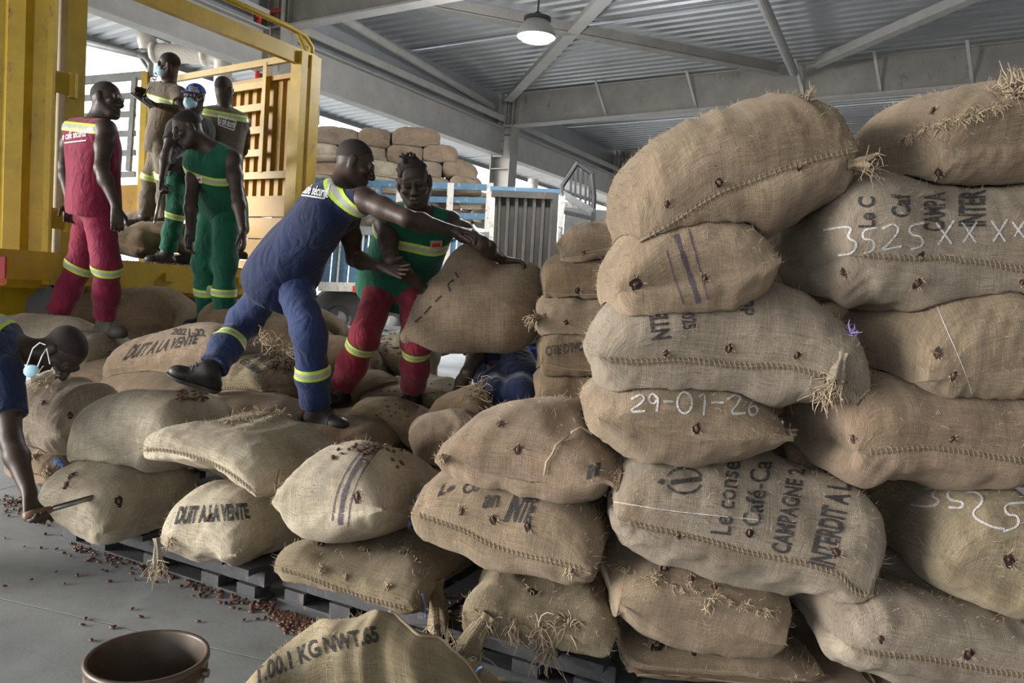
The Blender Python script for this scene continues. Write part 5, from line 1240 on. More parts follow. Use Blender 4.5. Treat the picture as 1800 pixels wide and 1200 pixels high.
def person(label, d, H, pel, nk, head, look, sh, el, wr, kn, an, hipdir, toes, top, pants, hands=None, dn=0, bands=(), leg_band=.0, boots='boot', sleeve=0.0, hem=-.17, h=.008, hair='short', fold=.007, extra=None, belly=1.0, top_name='work_vest', wide=1.0, nk_len=.50, pants_ok=True, up=None, foot_up=None, flare=1.0, hs=1.0):
    s = H / 1.75; P = at(*pel, d); U = limb(P, nk[0], nk[1], nk_len * s, nk[2] if len(nk) > 2 else 0)
    sp = nrm(U - P); J = {}
    for q in 'RL':
        J['s' + q] = limb(U - sp * .045 * s, sh[q][0], sh[q][1], .175 * s * wide, sh[q][2])
        J['e' + q] = limb(J['s' + q], el[q][0], el[q][1], .30 * s, el[q][2]); J['w' + q] = limb(J['e' + q], wr[q][0], wr[q][1], .265 * s, wr[q][2])
    lat = nrm(J['sL'] - J['sR']); lat = nrm(lat - sp * (lat @ sp)); front = np.cross(lat, sp)
    hd = nrm(cv(*hipdir))
    for q, g in (('L', 1), ('R', -1)):
        J['h' + q] = P + hd * g * .088 * s - sp * .02 * s
        J['k' + q] = limb(J['h' + q], kn[q][0], kn[q][1], .44 * s, kn[q][2]); J['a' + q] = limb(J['k' + q], an[q][0], an[q][1], .42 * s, an[q][2])
    hc = limb(U, head[0], head[1], .175 * s, head[2] if len(head) > 2 else 0)
    B = head_frame(cv(*look), hc - U if up is None else cv(*up))
    foot = min(J['aL'][2], J['aR'][2]) - .1 * s; base = V3(P[0], P[1], foot)
    # --- one continuous skin
    sd = SDF(); g = make_head(sd, hc, B, s * hs)
    sd.cap(U - sp * .03 * s, g(0, -.022, -.055), .062 * s, .055 * s, .05)
    sd.cap(U - sp * .05 * s - lat * .06 * s, U - sp * .05 * s + lat * .06 * s, .055 * s, .055 * s, .06)
    ch = P + (U - P) * .62
    sd.cap(ch - lat * .07 * s, ch + lat * .07 * s, .10 * s, .10 * s, .08, front, .8); sd.cap(P, ch, .10 * s, .10 * s, .06)
    for q in 'RL':
        S_, E_, W_ = J['s' + q], J['e' + q], J['w' + q]; sg = 1 if q == 'L' else -1
        sd.cap(U - sp * .06 * s, S_, .052 * s, .052 * s, .06); sd.cap(S_, S_, .061 * s, .061 * s, .04)
        um = S_ + (E_ - S_) * .45; sd.cap(S_, um, .056 * s, .053 * s, .03); sd.cap(um, E_, .053 * s, .040 * s, .03)
        fm = E_ + (W_ - E_) * .3; sd.cap(E_, fm, .041 * s, .044 * s, .025); sd.cap(fm, W_, .044 * s, .027 * s, .03)
        hp = (hands or {}).get(q, {})
        D = cv(*hp['dir']) if 'dir' in hp else nrm(W_ - E_); Nn = cv(*hp['palm']) if 'palm' in hp else -lat * sg * 1.0
        hand(sd, W_ + nrm(D) * .012 * s, nrm(D), Nn, hp.get('side', 1), s, hp.get('curl', (.35, .5, .35)), hp.get('spread', .1), hp.get('thumb', .4))
        if pants_ok:
            sd.cap(J['h' + q], J['k' + q], .07 * s, .05 * s, .04); sd.cap(J['k' + q], J['a' + q], .05 * s, .038 * s, .04); sd.cap(J['a' + q], J['a' + q] - V3(0, 0, .05), .038 * s, .03 * s, .02)
    V, Q = sd.mesh(h * .85)
    o = mk('person', V, Q, M['skin'], None, base); tag(o, label, 'person')
    o.color = (.05, .035, .028, 1)
    # --- eyes, hair
    ey = MB()
    for q in (-1, 1): ey.lathe(g(q * .032, .0765, .0045), [(.0005, .0125 * s), (.006 * s, .011 * s), (.010 * s, .0075 * s), (.0125 * s, 0)], 12, B[1] + B[2] * -.25)
    e1 = ey.build('eyes', M['eye'], o, smooth=True)
    ir = MB()
    for q in (-1, 1): ir.lathe(g(q * .032, .0765, .0045), [(.0005, .0138 * s), (.0052 * s, .0122 * s), (.0062 * s, .0105 * s)], 10, B[1] + B[2] * -.3)
    ir.build('irises', M['iris'], e1, smooth=True)
    if hair:
        hr = SDF(); hr.ell(g(0, -.019, .034), B, np.array([.0757, .0977, .0868]) * s * hs, .01)
        hr.cut(g(0, .03, .052), B[1] * .75 - B[2] * .65, .3); hr.cut(g(0, -.06, -.025), -B[2], .3)
        if hair == 'braids':
            rr = random.Random(4)
            for q in range(9):
                a = -1.1 + 2.2 * q / 8; x = .07 * math.sin(a)
                pts = [(x * .9, .045, .085 * math.cos(a * .8)), (x * 1.05, .0, .118 * math.cos(a * .75)), (x * 1.1, -.055, .10 * math.cos(a * .8)), (x * .9, -.105, .035)]
                for u, w in zip(pts[:-1], pts[1:]): hr.cap(g(*u), g(*w), .0105 * s, .0105 * s, .003)
            for q in range(7): hr.cap(g(rr.uniform(-.04, .04), rr.uniform(-.04, .04), .112), g(rr.uniform(-.05, .05), rr.uniform(-.06, .03), .142), .012 * s, .008 * s, .004)
        hv, hq = hr.mesh(.0065); mk('hair', hv, hq, M['hair'], o)
    # --- top
    top_col, pant_col = top, pants
    vs = SDF(); L = np.linalg.norm(U - P)
    st = [(hem, .200, .150), (-.04, .192, .145), (.10, .182, .136), (.28, .178, .132), (.46, .182, .132), (.62, .186, .130), (.76, .182, .116)]
    for t, w, r in st:
        tt = t if t < 0 else t; c = P + sp * (t * L if t > 0 else t * s); fr = front
        fl = 1 + (flare - 1) * max(0, min(1, (.45 - t) / .5)); r = r * s * (belly if t < .4 else 1) * fl; w = w * s * wide * fl
        m_ = max(0, min(1, (t - .2) / .5)); la = nrm(lat * m_ + nrm(hd - sp * (hd @ sp)) * (1 - m_)); fr = np.cross(la, sp)
        vs.cap(c - la * (w - r), c + la * (w - r), r, r, .09, fr, .92)
    for q in 'RL':
        S_ = J['s' + q]; inn = U - sp * .055 * s; vs.cap(inn, inn + (S_ - inn) * .9, .068 * s, .066 * s, .07)
        vs.cap(U - sp * .12 * s, S_ + (U - S_) * .25 - sp * .05 * s, .08 * s, .07 * s, .06)
        if sleeve:
            E_ = J['e' + q]; vs.cap(S_, S_ + (E_ - S_) * sleeve, .072 * s, .074 * s, .04); vs.cut(S_ + (E_ - S_) * sleeve, E_ - S_, .16)
    vs.cap(U + sp * .02 * s + front * .02, U + sp * .10 * s + front * .05, .062 * s, .09 * s, .015, op=-1)
    if not sleeve: vs.cap(U - sp * .06 * s + front * .115 * s, U + sp * .03 * s + front * .09 * s, .012 * s, .045 * s, .01, op=-1)
    vs.cut(P + sp * hem * s, -sp, .6, 0.01)
    TV, TQ = vs.mesh(h); nn = vnormals(TV, TQ); sd_ = sum(map(ord, label)); fo = Noise3(sd_, 10, 1.5, 5); f2 = Noise3(sd_ + 3, 9, 4, 8)
    loc = np.stack([(TV - P) @ lat, (TV - P) @ front, (TV - P) @ sp * .55], 1)
    w_ = np.clip(1.25 - ((TV - P) @ sp) / L, .25, 1.1)[:, None]
    TV = TV + nn * (fold * 2.0 * fo(loc)[:, None] + fold * 1.1 * f2(loc)[:, None]) * w_
    to = mk(top_name, TV, TQ, M['cloth'], o, color=top_col)
    for (t, region) in bands:
        c = P + sp * t * L; mats = [M['hivis'], M['silver'], M['hivis']]
        slab(TV, TQ, 'reflective_band', c, sp, [-.030 * s, -.013 * s, .013 * s, .030 * s], mats, to, .003, None, region(c, lat, front) if region else None)
    # --- trousers
    if pants_ok:
        ps = SDF(); ps.cap(J['hR'], J['hL'], .112 * s, .112 * s, .05); ps.cap(P - sp * .02 * s, P + sp * .05 * s, .12 * s, .11 * s, .06, front, .9)
        for q in 'RL':
            Hh, K, A = J['h' + q], J['k' + q], J['a' + q]; md = (K + A) / 2
            ps.cap(Hh, K, .104 * s, .084 * s, .05); ps.cap(K, md, .084 * s, .080 * s, .05); ps.cap(md, A, .080 * s, .080 * s, .05)
            ps.cut(A + nrm(K - A) * .035 * s, A - K, .16 * s)
        PV, PQ = ps.mesh(h); nn = vnormals(PV, PQ); fo = Noise3(sd_ + 8, 10, 2, 6); f2 = Noise3(sd_ + 9, 9, 6, 11)
        loc = (PV - P) * V3(1, 1, .7); PV = PV + nn * (fold * 1.5 * fo(loc) + fold * 1.0 * f2((PV - P) * V3(.7, .7, 1.6)))[:, None]
        po = mk('trousers', PV, PQ, M['cloth'], o, color=pant_col)
        for q in 'RL':
            K, A = J['k' + q], J['a' + q]
            if leg_band is not None: slab(PV, PQ, 'reflective_band', K + (A - K) * leg_band, K - A, [-.028 * s, -.011 * s, .011 * s, .028 * s], [M['hivis'], M['silver'], M['hivis']], po, .003, .14 * s)
            if boots:
                t = nrm(cv(*toes[q])); fu = V3(0, 0, 1) if foot_up is None else nrm(cv(*foot_up[q])); t = nrm(t - fu * (t @ fu)); bs = SDF(); d_ = -fu
                lt = np.cross(t, fu); FB_ = np.array([t, lt, fu])
                bs.cap(A + nrm(K - A) * .06 * s, A + d_ * .02 * s, .058 * s, .050 * s, .025); bs.cap(A + d_ * .02 * s, A + d_ * .06 * s - t * .038 * s, .048 * s, .044 * s, .025)
                bs.cap(A + t * .02 * s, A + d_ * .055 * s + t * .09 * s, .048 * s, .040 * s, .03); bs.cap(A + d_ * .07 * s - t * .03 * s, A + d_ * .07 * s + t * .12 * s, .042 * s, .044 * s, .02)
                bs.ell(A + d_ * .062 * s + t * .128 * s, FB_, np.array([.068, .050, .042]) * s, .012)
                bs.cut(A + d_ * .098 * s, d_, .4); bs.cut(A + nrm(K - A) * .07 * s, K - A, .2)
                bv, bq = bs.mesh(.0075); bo = mk('boot', bv, bq, M[boots], o)
                slab(bv, bq, 'sole', A, fu, [-.105 * s, -.078 * s], [M['rubber']], bo, .009)
                lc = MB()
                for k in range(4):
                    p = A + t * (.045 + .018 * k) * s + fu * (.035 - .026 * k) * s; wv = np.cross(t, fu); lc.tube([p - wv * .025 * s + t * .012, p + t * .022 * s + fu * .012, p + wv * .025 * s + t * .012], .003 * s, 5)
                lc.build('laces', M['sock'], bo); slab(bv, bq, 'toe_cap_seam', A, t, [.088 * s, .094 * s], [M['rubber']], bo, .003)
                MB().tube([A + nrm(K - A) * .055 * s, A + nrm(K - A) * .10 * s], .05 * s, 14).build('sock', M['sock'], o, smooth=True)
    bvh = BVHTree.FromPolygons(TV.tolist(), TQ.tolist())
    info = dict(o=o, top=to, g=g, B=B, J=J, P=P, U=U, s=s, sp=sp, lat=lat, front=front, bvh=bvh, TV=TV, TQ=TQ, hc=hc)
    def finder(key, px, py, off):
        r = rayd(px, py); hh = bvh.ray_cast(Vector(CAM), Vector(nrm(r)), 60)
        if hh[0] is None: return None
        n = np.array(hh[1]); n = -n if n @ r > 0 else n
        return np.array(hh[0]) + n * (off + .002), n
    info['find'] = finder
    return info
def face_mask(I):
    s, g, B = I['s'], I['g'], I['B']; m = SDF(); m.ell(g(0, .058, -.052), B, np.array([.064, .062, .058]) * s, .01); m.cut(g(0, .035, -.05), -B[1], .3)
    m.cap(g(0, .095, -.01), g(0, .112, -.035), .012 * s, .018 * s, .02)
    v, q = m.mesh(.006); mo = mk('face_mask', v, q, M['mask'], I['o'])
    e = MB()
    for x in (-1, 1):
        e.tube([g(x * .06, .055, -.03), g(x * .078, .02, -.008), g(x * .083, -.015, .02)], .0022 * s, 5); e.tube([g(x * .055, .045, -.085), g(x * .074, .01, -.05), g(x * .082, -.012, -.025)], .0022 * s, 5)
    e.build('ear_loops', M['white'], mo)
def print_top(I, body, quad, mat='white', bold=.01, name='printed_lettering'):
    v, f = text_tris(body, bold); return put(None, v, f, quad, M[mat], name, .003, I['find'], I['top'])
def frame_top(I, pts, w, mat='white', name='printed_border'):
    V, F = [], []
    for a, b in zip(pts[:-1], pts[1:]):
        n = 14; l = math.hypot(b[0] - a[0], b[1] - a[1]); nx, ny = -(b[1] - a[1]) / l * w / 2, (b[0] - a[0]) / l * w / 2; prev = None
        for k in range(n + 1):
            x, y = a[0] + (b[0] - a[0]) * k / n, a[1] + (b[1] - a[1]) * k / n
            h0, h1 = I['find'](None, x + nx, y + ny, .003), I['find'](None, x - nx, y - ny, .003)
            if h0 is None or h1 is None: prev = None; continue
            V += [h0[0], h1[0]]; c = len(V) - 2
            if prev is not None: F.append([prev, prev + 1, c + 1, c])
            prev = c
    if F: mk(name, V, F, M[mat], I['top'])
NAVY, GREEN, MAROON, BEIGE, DARK = (.010, .018, .056), (.006, .088, .047), (.185, .012, .038), (.135, .108, .078), (.030, .032, .036)
NAVY_P = (.016, .030, .090)
back_only = lambda c, lat, front: (lambda X: (X - c) @ front < .02)
front_only = lambda c, lat, front: (lambda X: (X - c) @ front > -.02)

# the maroon worker at the left, seen from behind his right side
I1 = person('man in maroon vest and trousers standing on the sacks by the truck', 5.4, 1.77, (165, 350), (163, 214, -1), (192, 170), (.96, -.12, .12),
    dict(R=(186, 228, -1), L=(128, 226, 1)), dict(R=(178, 296, -1), L=(113, 292, 1)), dict(R=(204, 362, -1), L=(122, 352, -1)),
    dict(R=(188, 466, -1), L=(142, 464, 1)), dict(R=(184, 564, 1), L=(98, 556, 1)), (-.55, 0, -.8), dict(R=(.9, -.1, .35), L=(.75, -.1, .55)), MAROON, MAROON,
    dict(R=dict(dir=(.12, -1, .1), palm=(-.5, 0, -.8), side=1, curl=(.5, .5, .4)), L=dict(dir=(0, -1, 0), palm=(.5, 0, .8))),
    bands=((.92, back_only),), leg_band=.06, boots='boot_grey', belly=1.05, wide=1.08, hem=-.10)
print_top(I1, 'Le café sécurité', ((108, 247), (152, 240), (152, 226), (108, 234)))
frame_top(I1, [(108, 252), (152, 247)], 2)
# green worker looking down
I2 = person('man in a green vest and trousers looking down beside the truck', 5.95, 1.76, (387, 362), (368, 256, -1), (326, 224), (-.75, -.55, .45),
    dict(R=(345, 285, 1), L=(408, 280, -1)), dict(R=(336, 350, -1), L=(418, 345, -1)), dict(R=(334, 408, -1), L=(427, 402, -1)),
    dict(R=(360, 462, -1), L=(396, 462, -1)), dict(R=(366, 556, 1), L=(393, 562, 1)), (.75, 0, .5), dict(R=(-.6, -.2, .7), L=(-.4, -.2, .9)), GREEN, GREEN,
    dict(L=dict(dir=(.1, -1, .1), palm=(-.9, 0, .1), side=-1, curl=(.3, .4, .3)), R=dict(dir=(-.1, -1, .1), palm=(.9, 0, .2), side=1, curl=(.5, .6, .4))),
    bands=((.62, front_only),), leg_band=.5, hem=-.19)
# navy lifter, back to us, leaning to the right
I3 = person('man in navy overalls leaning right to lift the sack, seen from behind', 4.36, 1.78, (508, 462), (598, 332, -1), (625, 288, 1), (.86, -.42, -.12),
    dict(R=(640, 352, -1), L=(612, 380, 1)), dict(R=(715, 384, -1), L=(622, 455, 1)), dict(R=(792, 404, 1), L=(668, 468, -1)),
    dict(R=(545, 590, -1), L=(428, 565, 1)), dict(R=(556, 720, 1), L=(370, 652, -1)), (-.35, .1, -.93), dict(R=(.93, -.1, .3), L=(-.86, .34, .30)), NAVY, NAVY_P,
    dict(R=dict(dir=(.95, -.1, .1), palm=(.1, -.9, -.3), side=-1, curl=(.55, .75, .5)), L=dict(dir=(.9, -.25, .3), palm=(-.1, .4, .9), side=-1, curl=(.12, .2, .2), spread=.25)),
    bands=((1.03, None),), leg_band=.44, h=.007, fold=.009, hem=-.15, nk_len=.54, wide=1.05, up=(.3, 1, 0), flare=1.28, foot_up=dict(R=(.05, 1, .12), L=(.38, .88, .1)))
print_top(I3, 'café sécurité', ((531, 340), (576, 349), (581, 331), (538, 322)), bold=.02)
frame_top(I3, [(520, 342), (570, 350), (580, 324)], 2.4)
# lifter facing us
I4 = person('man with braided hair in green vest and maroon trousers holding the hanging sack', 4.85, 1.78, (702, 486), (738, 368, -1), (728, 322, -1), (.10, -.38, .92),
    dict(R=(684, 392, 0), L=(792, 392, 0)), dict(R=(688, 458, -1), L=(846, 428, -1)), dict(R=(744, 508, 1), L=(884, 457, 1)),
    dict(R=(640, 592, -1), L=(733, 600, -1)), dict(R=(600, 684, 1), L=(726, 686, 1)), (1, .05, .05), dict(R=(-.35, -.2, .9), L=(-.3, -.2, .9)), GREEN, (.170, .012, .026),
    dict(L=dict(dir=(.95, -.15, .2), palm=(0, -.9, .2), side=1, curl=(.5, .7, .5)), R=dict(dir=(.7, -.6, .2), palm=(.5, -.2, -.6), side=-1, curl=(.4, .6, .4))),
    bands=((.66, None),), leg_band=.14, hair='braids', h=.007, belly=1.02, wide=1.06, flare=1.12, hem=-.16, hs=1.1)
# clerk with the clipboard
I5 = person('man in beige overalls and pale blue mask writing on a clipboard on the truck', 8.1, 1.80, (283, 238), (298, 148, 0), (296, 113), (-.93, -.12, .25),
    dict(R=(272, 158, 1), L=(316, 166, -1)), dict(R=(270, 190, 1), L=(318, 196, -1)), dict(R=(262, 164, -1), L=(283, 186, -1)),
    dict(R=(266, 312, -1), L=(292, 312, -1)), dict(R=(255, 384, 1), L=(290, 386, 1)), (.3, 0, .9), dict(R=(-.85, -.1, .4), L=(-.6, -.1, .7)), BEIGE, BEIGE,
    dict(L=dict(dir=(-.9, .1, .1), palm=(0, 1, 0), side=-1), R=dict(dir=(-.8, .1, .3), palm=(.1, -.6, .5), side=1, curl=(.8, .8, .6))),
    bands=((.66, front_only),), leg_band=-.02, sleeve=.55, top_name='work_jacket', h=.009)
face_mask(I5)
# capped man with the probe
I6 = person('man in a blue cap and pale mask holding a steel sampling probe on the truck', 7.45, 1.72, (326, 294), (342, 206, -1), (342, 176), (-.25, -.22, .92),
    dict(R=(312, 224, 0), L=(362, 226, 1)), dict(R=(292, 272, -1), L=(352, 276, -1)), dict(R=(285, 316, -1), L=(314, 290, -1)),
    dict(R=(310, 370, -1), L=(345, 372, 1)), dict(R=(294, 446, 1), L=(338, 450, 1)), (.85, 0, -.3), dict(R=(-.9, -.1, .4), L=(-.6, -.1, .7)), DARK, GREEN,
    dict(R=dict(dir=(.05, -1, .1), palm=(.8, 0, .4), side=-1, curl=(.9, .9, .6)), L=dict(dir=(-.8, -.3, .3), palm=(0, -.5, -.7), side=1, curl=(.6, .7, .5))),
    leg_band=.12, sleeve=.5, top_name='work_shirt', hair=None, h=.009)
face_mask(I6)
# man with his back to us
I7 = person('man in a beige vest with printed back, facing away on the truck', 7.7, 1.74, (388, 284), (397, 190, 0), (394, 152), (.20, .0, -.95),
    dict(R=(424, 212, 0), L=(366, 200, 0)), dict(R=(430, 256, 1), L=(358, 250, -1)), dict(R=(419, 286, 1), L=(345, 285, -1)),
    dict(R=(402, 362, 1), L=(375, 362, 1)), dict(R=(412, 438, 1), L=(378, 438, 1)), (-1, 0, 0), dict(R=(.3, -.1, -.9), L=(-.2, -.1, -.9)), (.115, .098, .07), (.115, .098, .07),
    bands=((.88, None),), leg_band=None, h=.009)
print_top(I7, 'Le café sécurité', ((384, 217), (412, 226), (415, 214), (387, 204)), bold=.02)
frame_top(I7, [(384, 203), (415, 213), (411, 229), (384, 219), (384, 203)], 1.6)
# crouching man behind the hanging sack
I8 = person('crouching man in a navy shirt bent over behind the hanging sack', 4.95, 1.72, (893, 676), (868, 588, 1), (832, 598, 1), (-.6, -.7, .2),
    dict(R=(846, 606, -1), L=(900, 596, 1)), dict(R=(822, 655, -1), L=(905, 650, 1)), dict(R=(796, 706, 1), L=(880, 700, 1)),
    dict(R=(868, 690, -1), L=(915, 690, -1)), dict(R=(905, 740, 1), L=(930, 740, 1)), (.8, 0, .5), dict(R=(-.5, -.3, .8), L=(-.3, -.3, .9)), (.010, .017, .045), (.012, .022, .06),
    dict(R=dict(dir=(-.2, -1, .1), palm=(.3, 0, -.8), side=-1, curl=(.4, .5, .4)), L=dict(dir=(0, -1, 0))), leg_band=None, sleeve=.3, top_name='work_shirt', boots='boot', nk_len=.42, hem=-.05)
# man bending in from the left edge
I9 = person('man in a navy shirt bending at the left edge, pushing a probe into a sack', 3.45, 1.76, (-190, 620), (28, 612, -1), (84, 618, 0), (.35, -.9, .1),
    dict(R=(8, 660, -1), L=(-10, 600, 1)), dict(R=(20, 775, -1), L=(-60, 740, 1)), dict(R=(52, 868, -1), L=(-40, 860, 1)),
    dict(R=(-230, 800, -1), L=(-260, 800, 1)), dict(R=(-230, 980, 1), L=(-270, 960, 1)), (.1, .2, -.9), dict(R=(.9, 0, .2), L=(.9, 0, .2)), NAVY, NAVY_P,
    dict(R=dict(dir=(.25, -.8, .3), palm=(.8, .2, .1), side=-1, curl=(1.0, 1.1, .7)), L=dict(dir=(0, -1, 0))), bands=((.88, None),), leg_band=None, sleeve=.62, top_name='work_shirt', up=(.9, .1, .0), h=.0075)

# ------------------------------------------------------------------ things the people wear or hold
s6, g6, B6_ = I6['s'], I6['g'], I6['B']
cp = SDF(); cp.ell(g6(0, -.018, .045), B6_, np.array([.084, .104, .085]) * s6, .01); cp.cut(g6(0, 0, .04), -B6_[2], .3)
cvv, cq = cp.mesh(.0065); capo = mk('cap', cvv, cq, M['cloth'], I6['o'], color=(.012, .045, .20))
br = SDF(); br.ell(g6(0, .085, .043), B6_, np.array([.068, .075, .012]) * s6, .01); br.cut(g6(0, .07, .04), -B6_[1], .3)
bvv, bq_ = br.mesh(.006); mk('brim', bvv, bq_, M['cloth'], capo, color=(.012, .045, .20))
_cb = BVHTree.FromPolygons(cvv.tolist(), cq.tolist())
def _capfind(key, px, py, off):
    r = rayd(px, py); hh = _cb.ray_cast(Vector(CAM), Vector(nrm(r)), 60)
    return None if hh[0] is None else (np.array(hh[0]) - nrm(r) * .004, None)
for body, q in (('COCO', ((332, 156), (348, 158), (348, 153), (333, 151))), ('SHAPIN', ((331, 162), (350, 164), (350, 158), (332, 157)))):
    tv, tf = text_tris(body, .02); put(None, tv, tf, q, M['white'], 'cap_lettering', .003, _capfind, capo)
# clipboard with paper and pen
c0, c1, c2_, c3 = at(228, 164, 7.95), at(262, 160, 8.2), at(286, 184, 8.05), at(262, 190, 7.75)
nb = nrm(np.cross(c1 - c0, c3 - c0)); nb = nb if nb[2] > 0 else -nb
cb = empty('clipboard', c0); tag(cb, 'dark clipboard held by the masked man in beige', 'clipboard')
m = MB(); q4 = [c0, c1, c2_, c3]; m.add([p - nb * .004 for p in q4] + [p + nb * .004 for p in q4], [[0, 1, 2, 3], [7, 6, 5, 4], [0, 4, 5, 1], [1, 5, 6, 2], [2, 6, 7, 3], [3, 7, 4, 0]]); m.build('board', M['black'], cb)
cc = (c0 + c1 + c2_ + c3) / 4; m = MB(); q5 = [cc + (p - cc) * .86 + nb * .006 for p in q4]; m.add(q5, [[0, 1, 2, 3]]); m.build('paper', M['white'], cb)
pen = empty('pen', I5['J']['wR']); tag(pen, 'thin pen in the writing hand over the clipboard', 'pen')
MB().tube([at(263, 153, 7.95), at(254, 166, 7.95)], .004, 6).build('barrel', M['black'], pen)
MB().tube([at(254, 166, 7.95), at(252.5, 168, 7.95)], [.0035, .001], 6).build('tip', M['wire'], pen)
# steel probes
def probe(a, b, hl, r, label):
    o = empty('sampling_probe', a); tag(o, label, 'probe'); d = nrm(b - a)
    MB().tube([a, a + d * hl * .3, a + d * hl], [r * 1.5, r * 1.9, r * 1.3], 12).build('handle', plain('worn_probe_handle', (.20, .11, .06), .5), o, smooth=True)
    sd = nrm(np.cross(d, (0.1, 0, 1))); 
    MB().tube([a + d * hl, b - d * .03], r, 12).build('tube', M['wire'], o, smooth=True)
    MB().tube([b - d * .04, b], [r, r * .2], 12).build('point', M['wire'], o, smooth=True)
    MB().bar(a + d * hl * 1.1 + V3(0, -.3, 1) * r * .85, b - d * .05 + V3(0, -.3, 1) * r * .85, r * .9, r * .35).build('slot', M['black'], o)
    return o
hh = hit('F2', 178, 858, -.05); W9 = I9['J']['wR']
_tg = hh[0] if hh is not None else at(178, 858, 3.4); _D9 = nrm(cv(.25, -.8, .3)); hp = W9 + _D9 * .085 + nrm(cv(.8, .2, .1)) * .022; hp = hp - nrm(_tg - hp) * .045
probe(hp, _tg, .10, .011, 'steel probe stuck into the pale sack by the bending man')
probe(at(287, 322, 7.28), at(271, 394, 7.2), .10, .014, 'steel sampling probe hanging from the hand of the capped man')
# badge and small logo patches
def patch(I, quad, name, mat, inner=None):
    v = [(i / 4, j / 4) for i in range(5) for j in range(5)]; f = [[i * 5 + j, i * 5 + j + 1, i * 5 + j + 6] for i in range(4) for j in range(4)] + [[i * 5 + j, i * 5 + j + 6, i * 5 + j + 5] for i in range(4) for j in range(4)]
    o = put(None, v, f, quad, M[mat], name, .005, I['find'], I['top'])
    if inner: put(None, v, f, inner[0], M[inner[1]], 'badge_print', .007, I['find'], I['top'])
patch(I2, ((347, 322), (357, 321), (356, 309), (346, 310)), 'name_badge', 'white', (((349, 317), (354, 317), (354, 313), (349, 313)), 'red'))
patch(I4, ((756, 437), (776, 436), (777, 421), (756, 422)), 'name_badge', 'fibre', (((759, 433), (773, 432), (773, 425), (759, 427)), 'red'))
# dangling mask of the bending man
mo = SDF(); mb = at(56, 652, 3.3); mo.ell(mb, np.array([CR, CU, CF]), (.036, .030, .014), .01); mo.cut(mb, CF, .2); v_, q_ = mo.mesh(.006); mk_ = mk('face_mask', v_, q_, M['mask'], I9['o'])
MB().tube([at(46, 645, 3.3), at(58, 612, 3.25), at(70, 602, 3.25), at(80, 606, 3.25)], .0028, 6).build('ear_loop', M['white'], mk_)
MB().tube([at(66, 645, 3.3), at(74, 625, 3.25), at(82, 612, 3.25), at(88, 640, 3.25)], .0028, 6).build('ear_loop', M['white'], mk_)

# ------------------------------------------------------------------ bucket
bc = at(260, 1150, 2.07); zr = bc[2]; bk = empty('bucket', (bc[0], bc[1], 0)); tag(bk, 'brown plastic bucket on the floor with a wire handle', 'bucket')
R_ = 102 * 2.07 / FPX
MB().lathe((bc[0], bc[1], 0), [(.001, .012), (R_ * .70, .012), (R_ * .93, zr - .006), (R_ * .94, zr), (R_ * 1.0, zr), (R_ * 1.01, zr - .014), (R_ * .97, zr - .018), (R_ * .955, zr - .03), (R_ * .73, .002), (.001, 0)], 64).build('body', M['bucket'], bk, smooth=True)
MB().lathe((bc[0], bc[1], zr - .045), [(R_ * .94, 0), (R_ * .985, .002), (R_ * .985, .008), (R_ * .95, .01)], 64).build('collar', M['bucket'], bk, smooth=True)
hx = V3(bc[0], bc[1], zr - .05); pts = [hx + CR * R_ * math.cos(a) + V3(0, -1, 0) * R_ * .55 * math.sin(a) - V3(0, 0, .16) * math.sin(a) for a in np.linspace(0, math.pi, 24)]
MB().tube(pts, .003, 8).build('handle', M['wire'], bk, smooth=True)
for q in (-1, 1): MB().tube([hx + CR * R_ * q * .95, hx + CR * R_ * q * 1.06], .011, 10).build('lug', M['bucket'], bk)
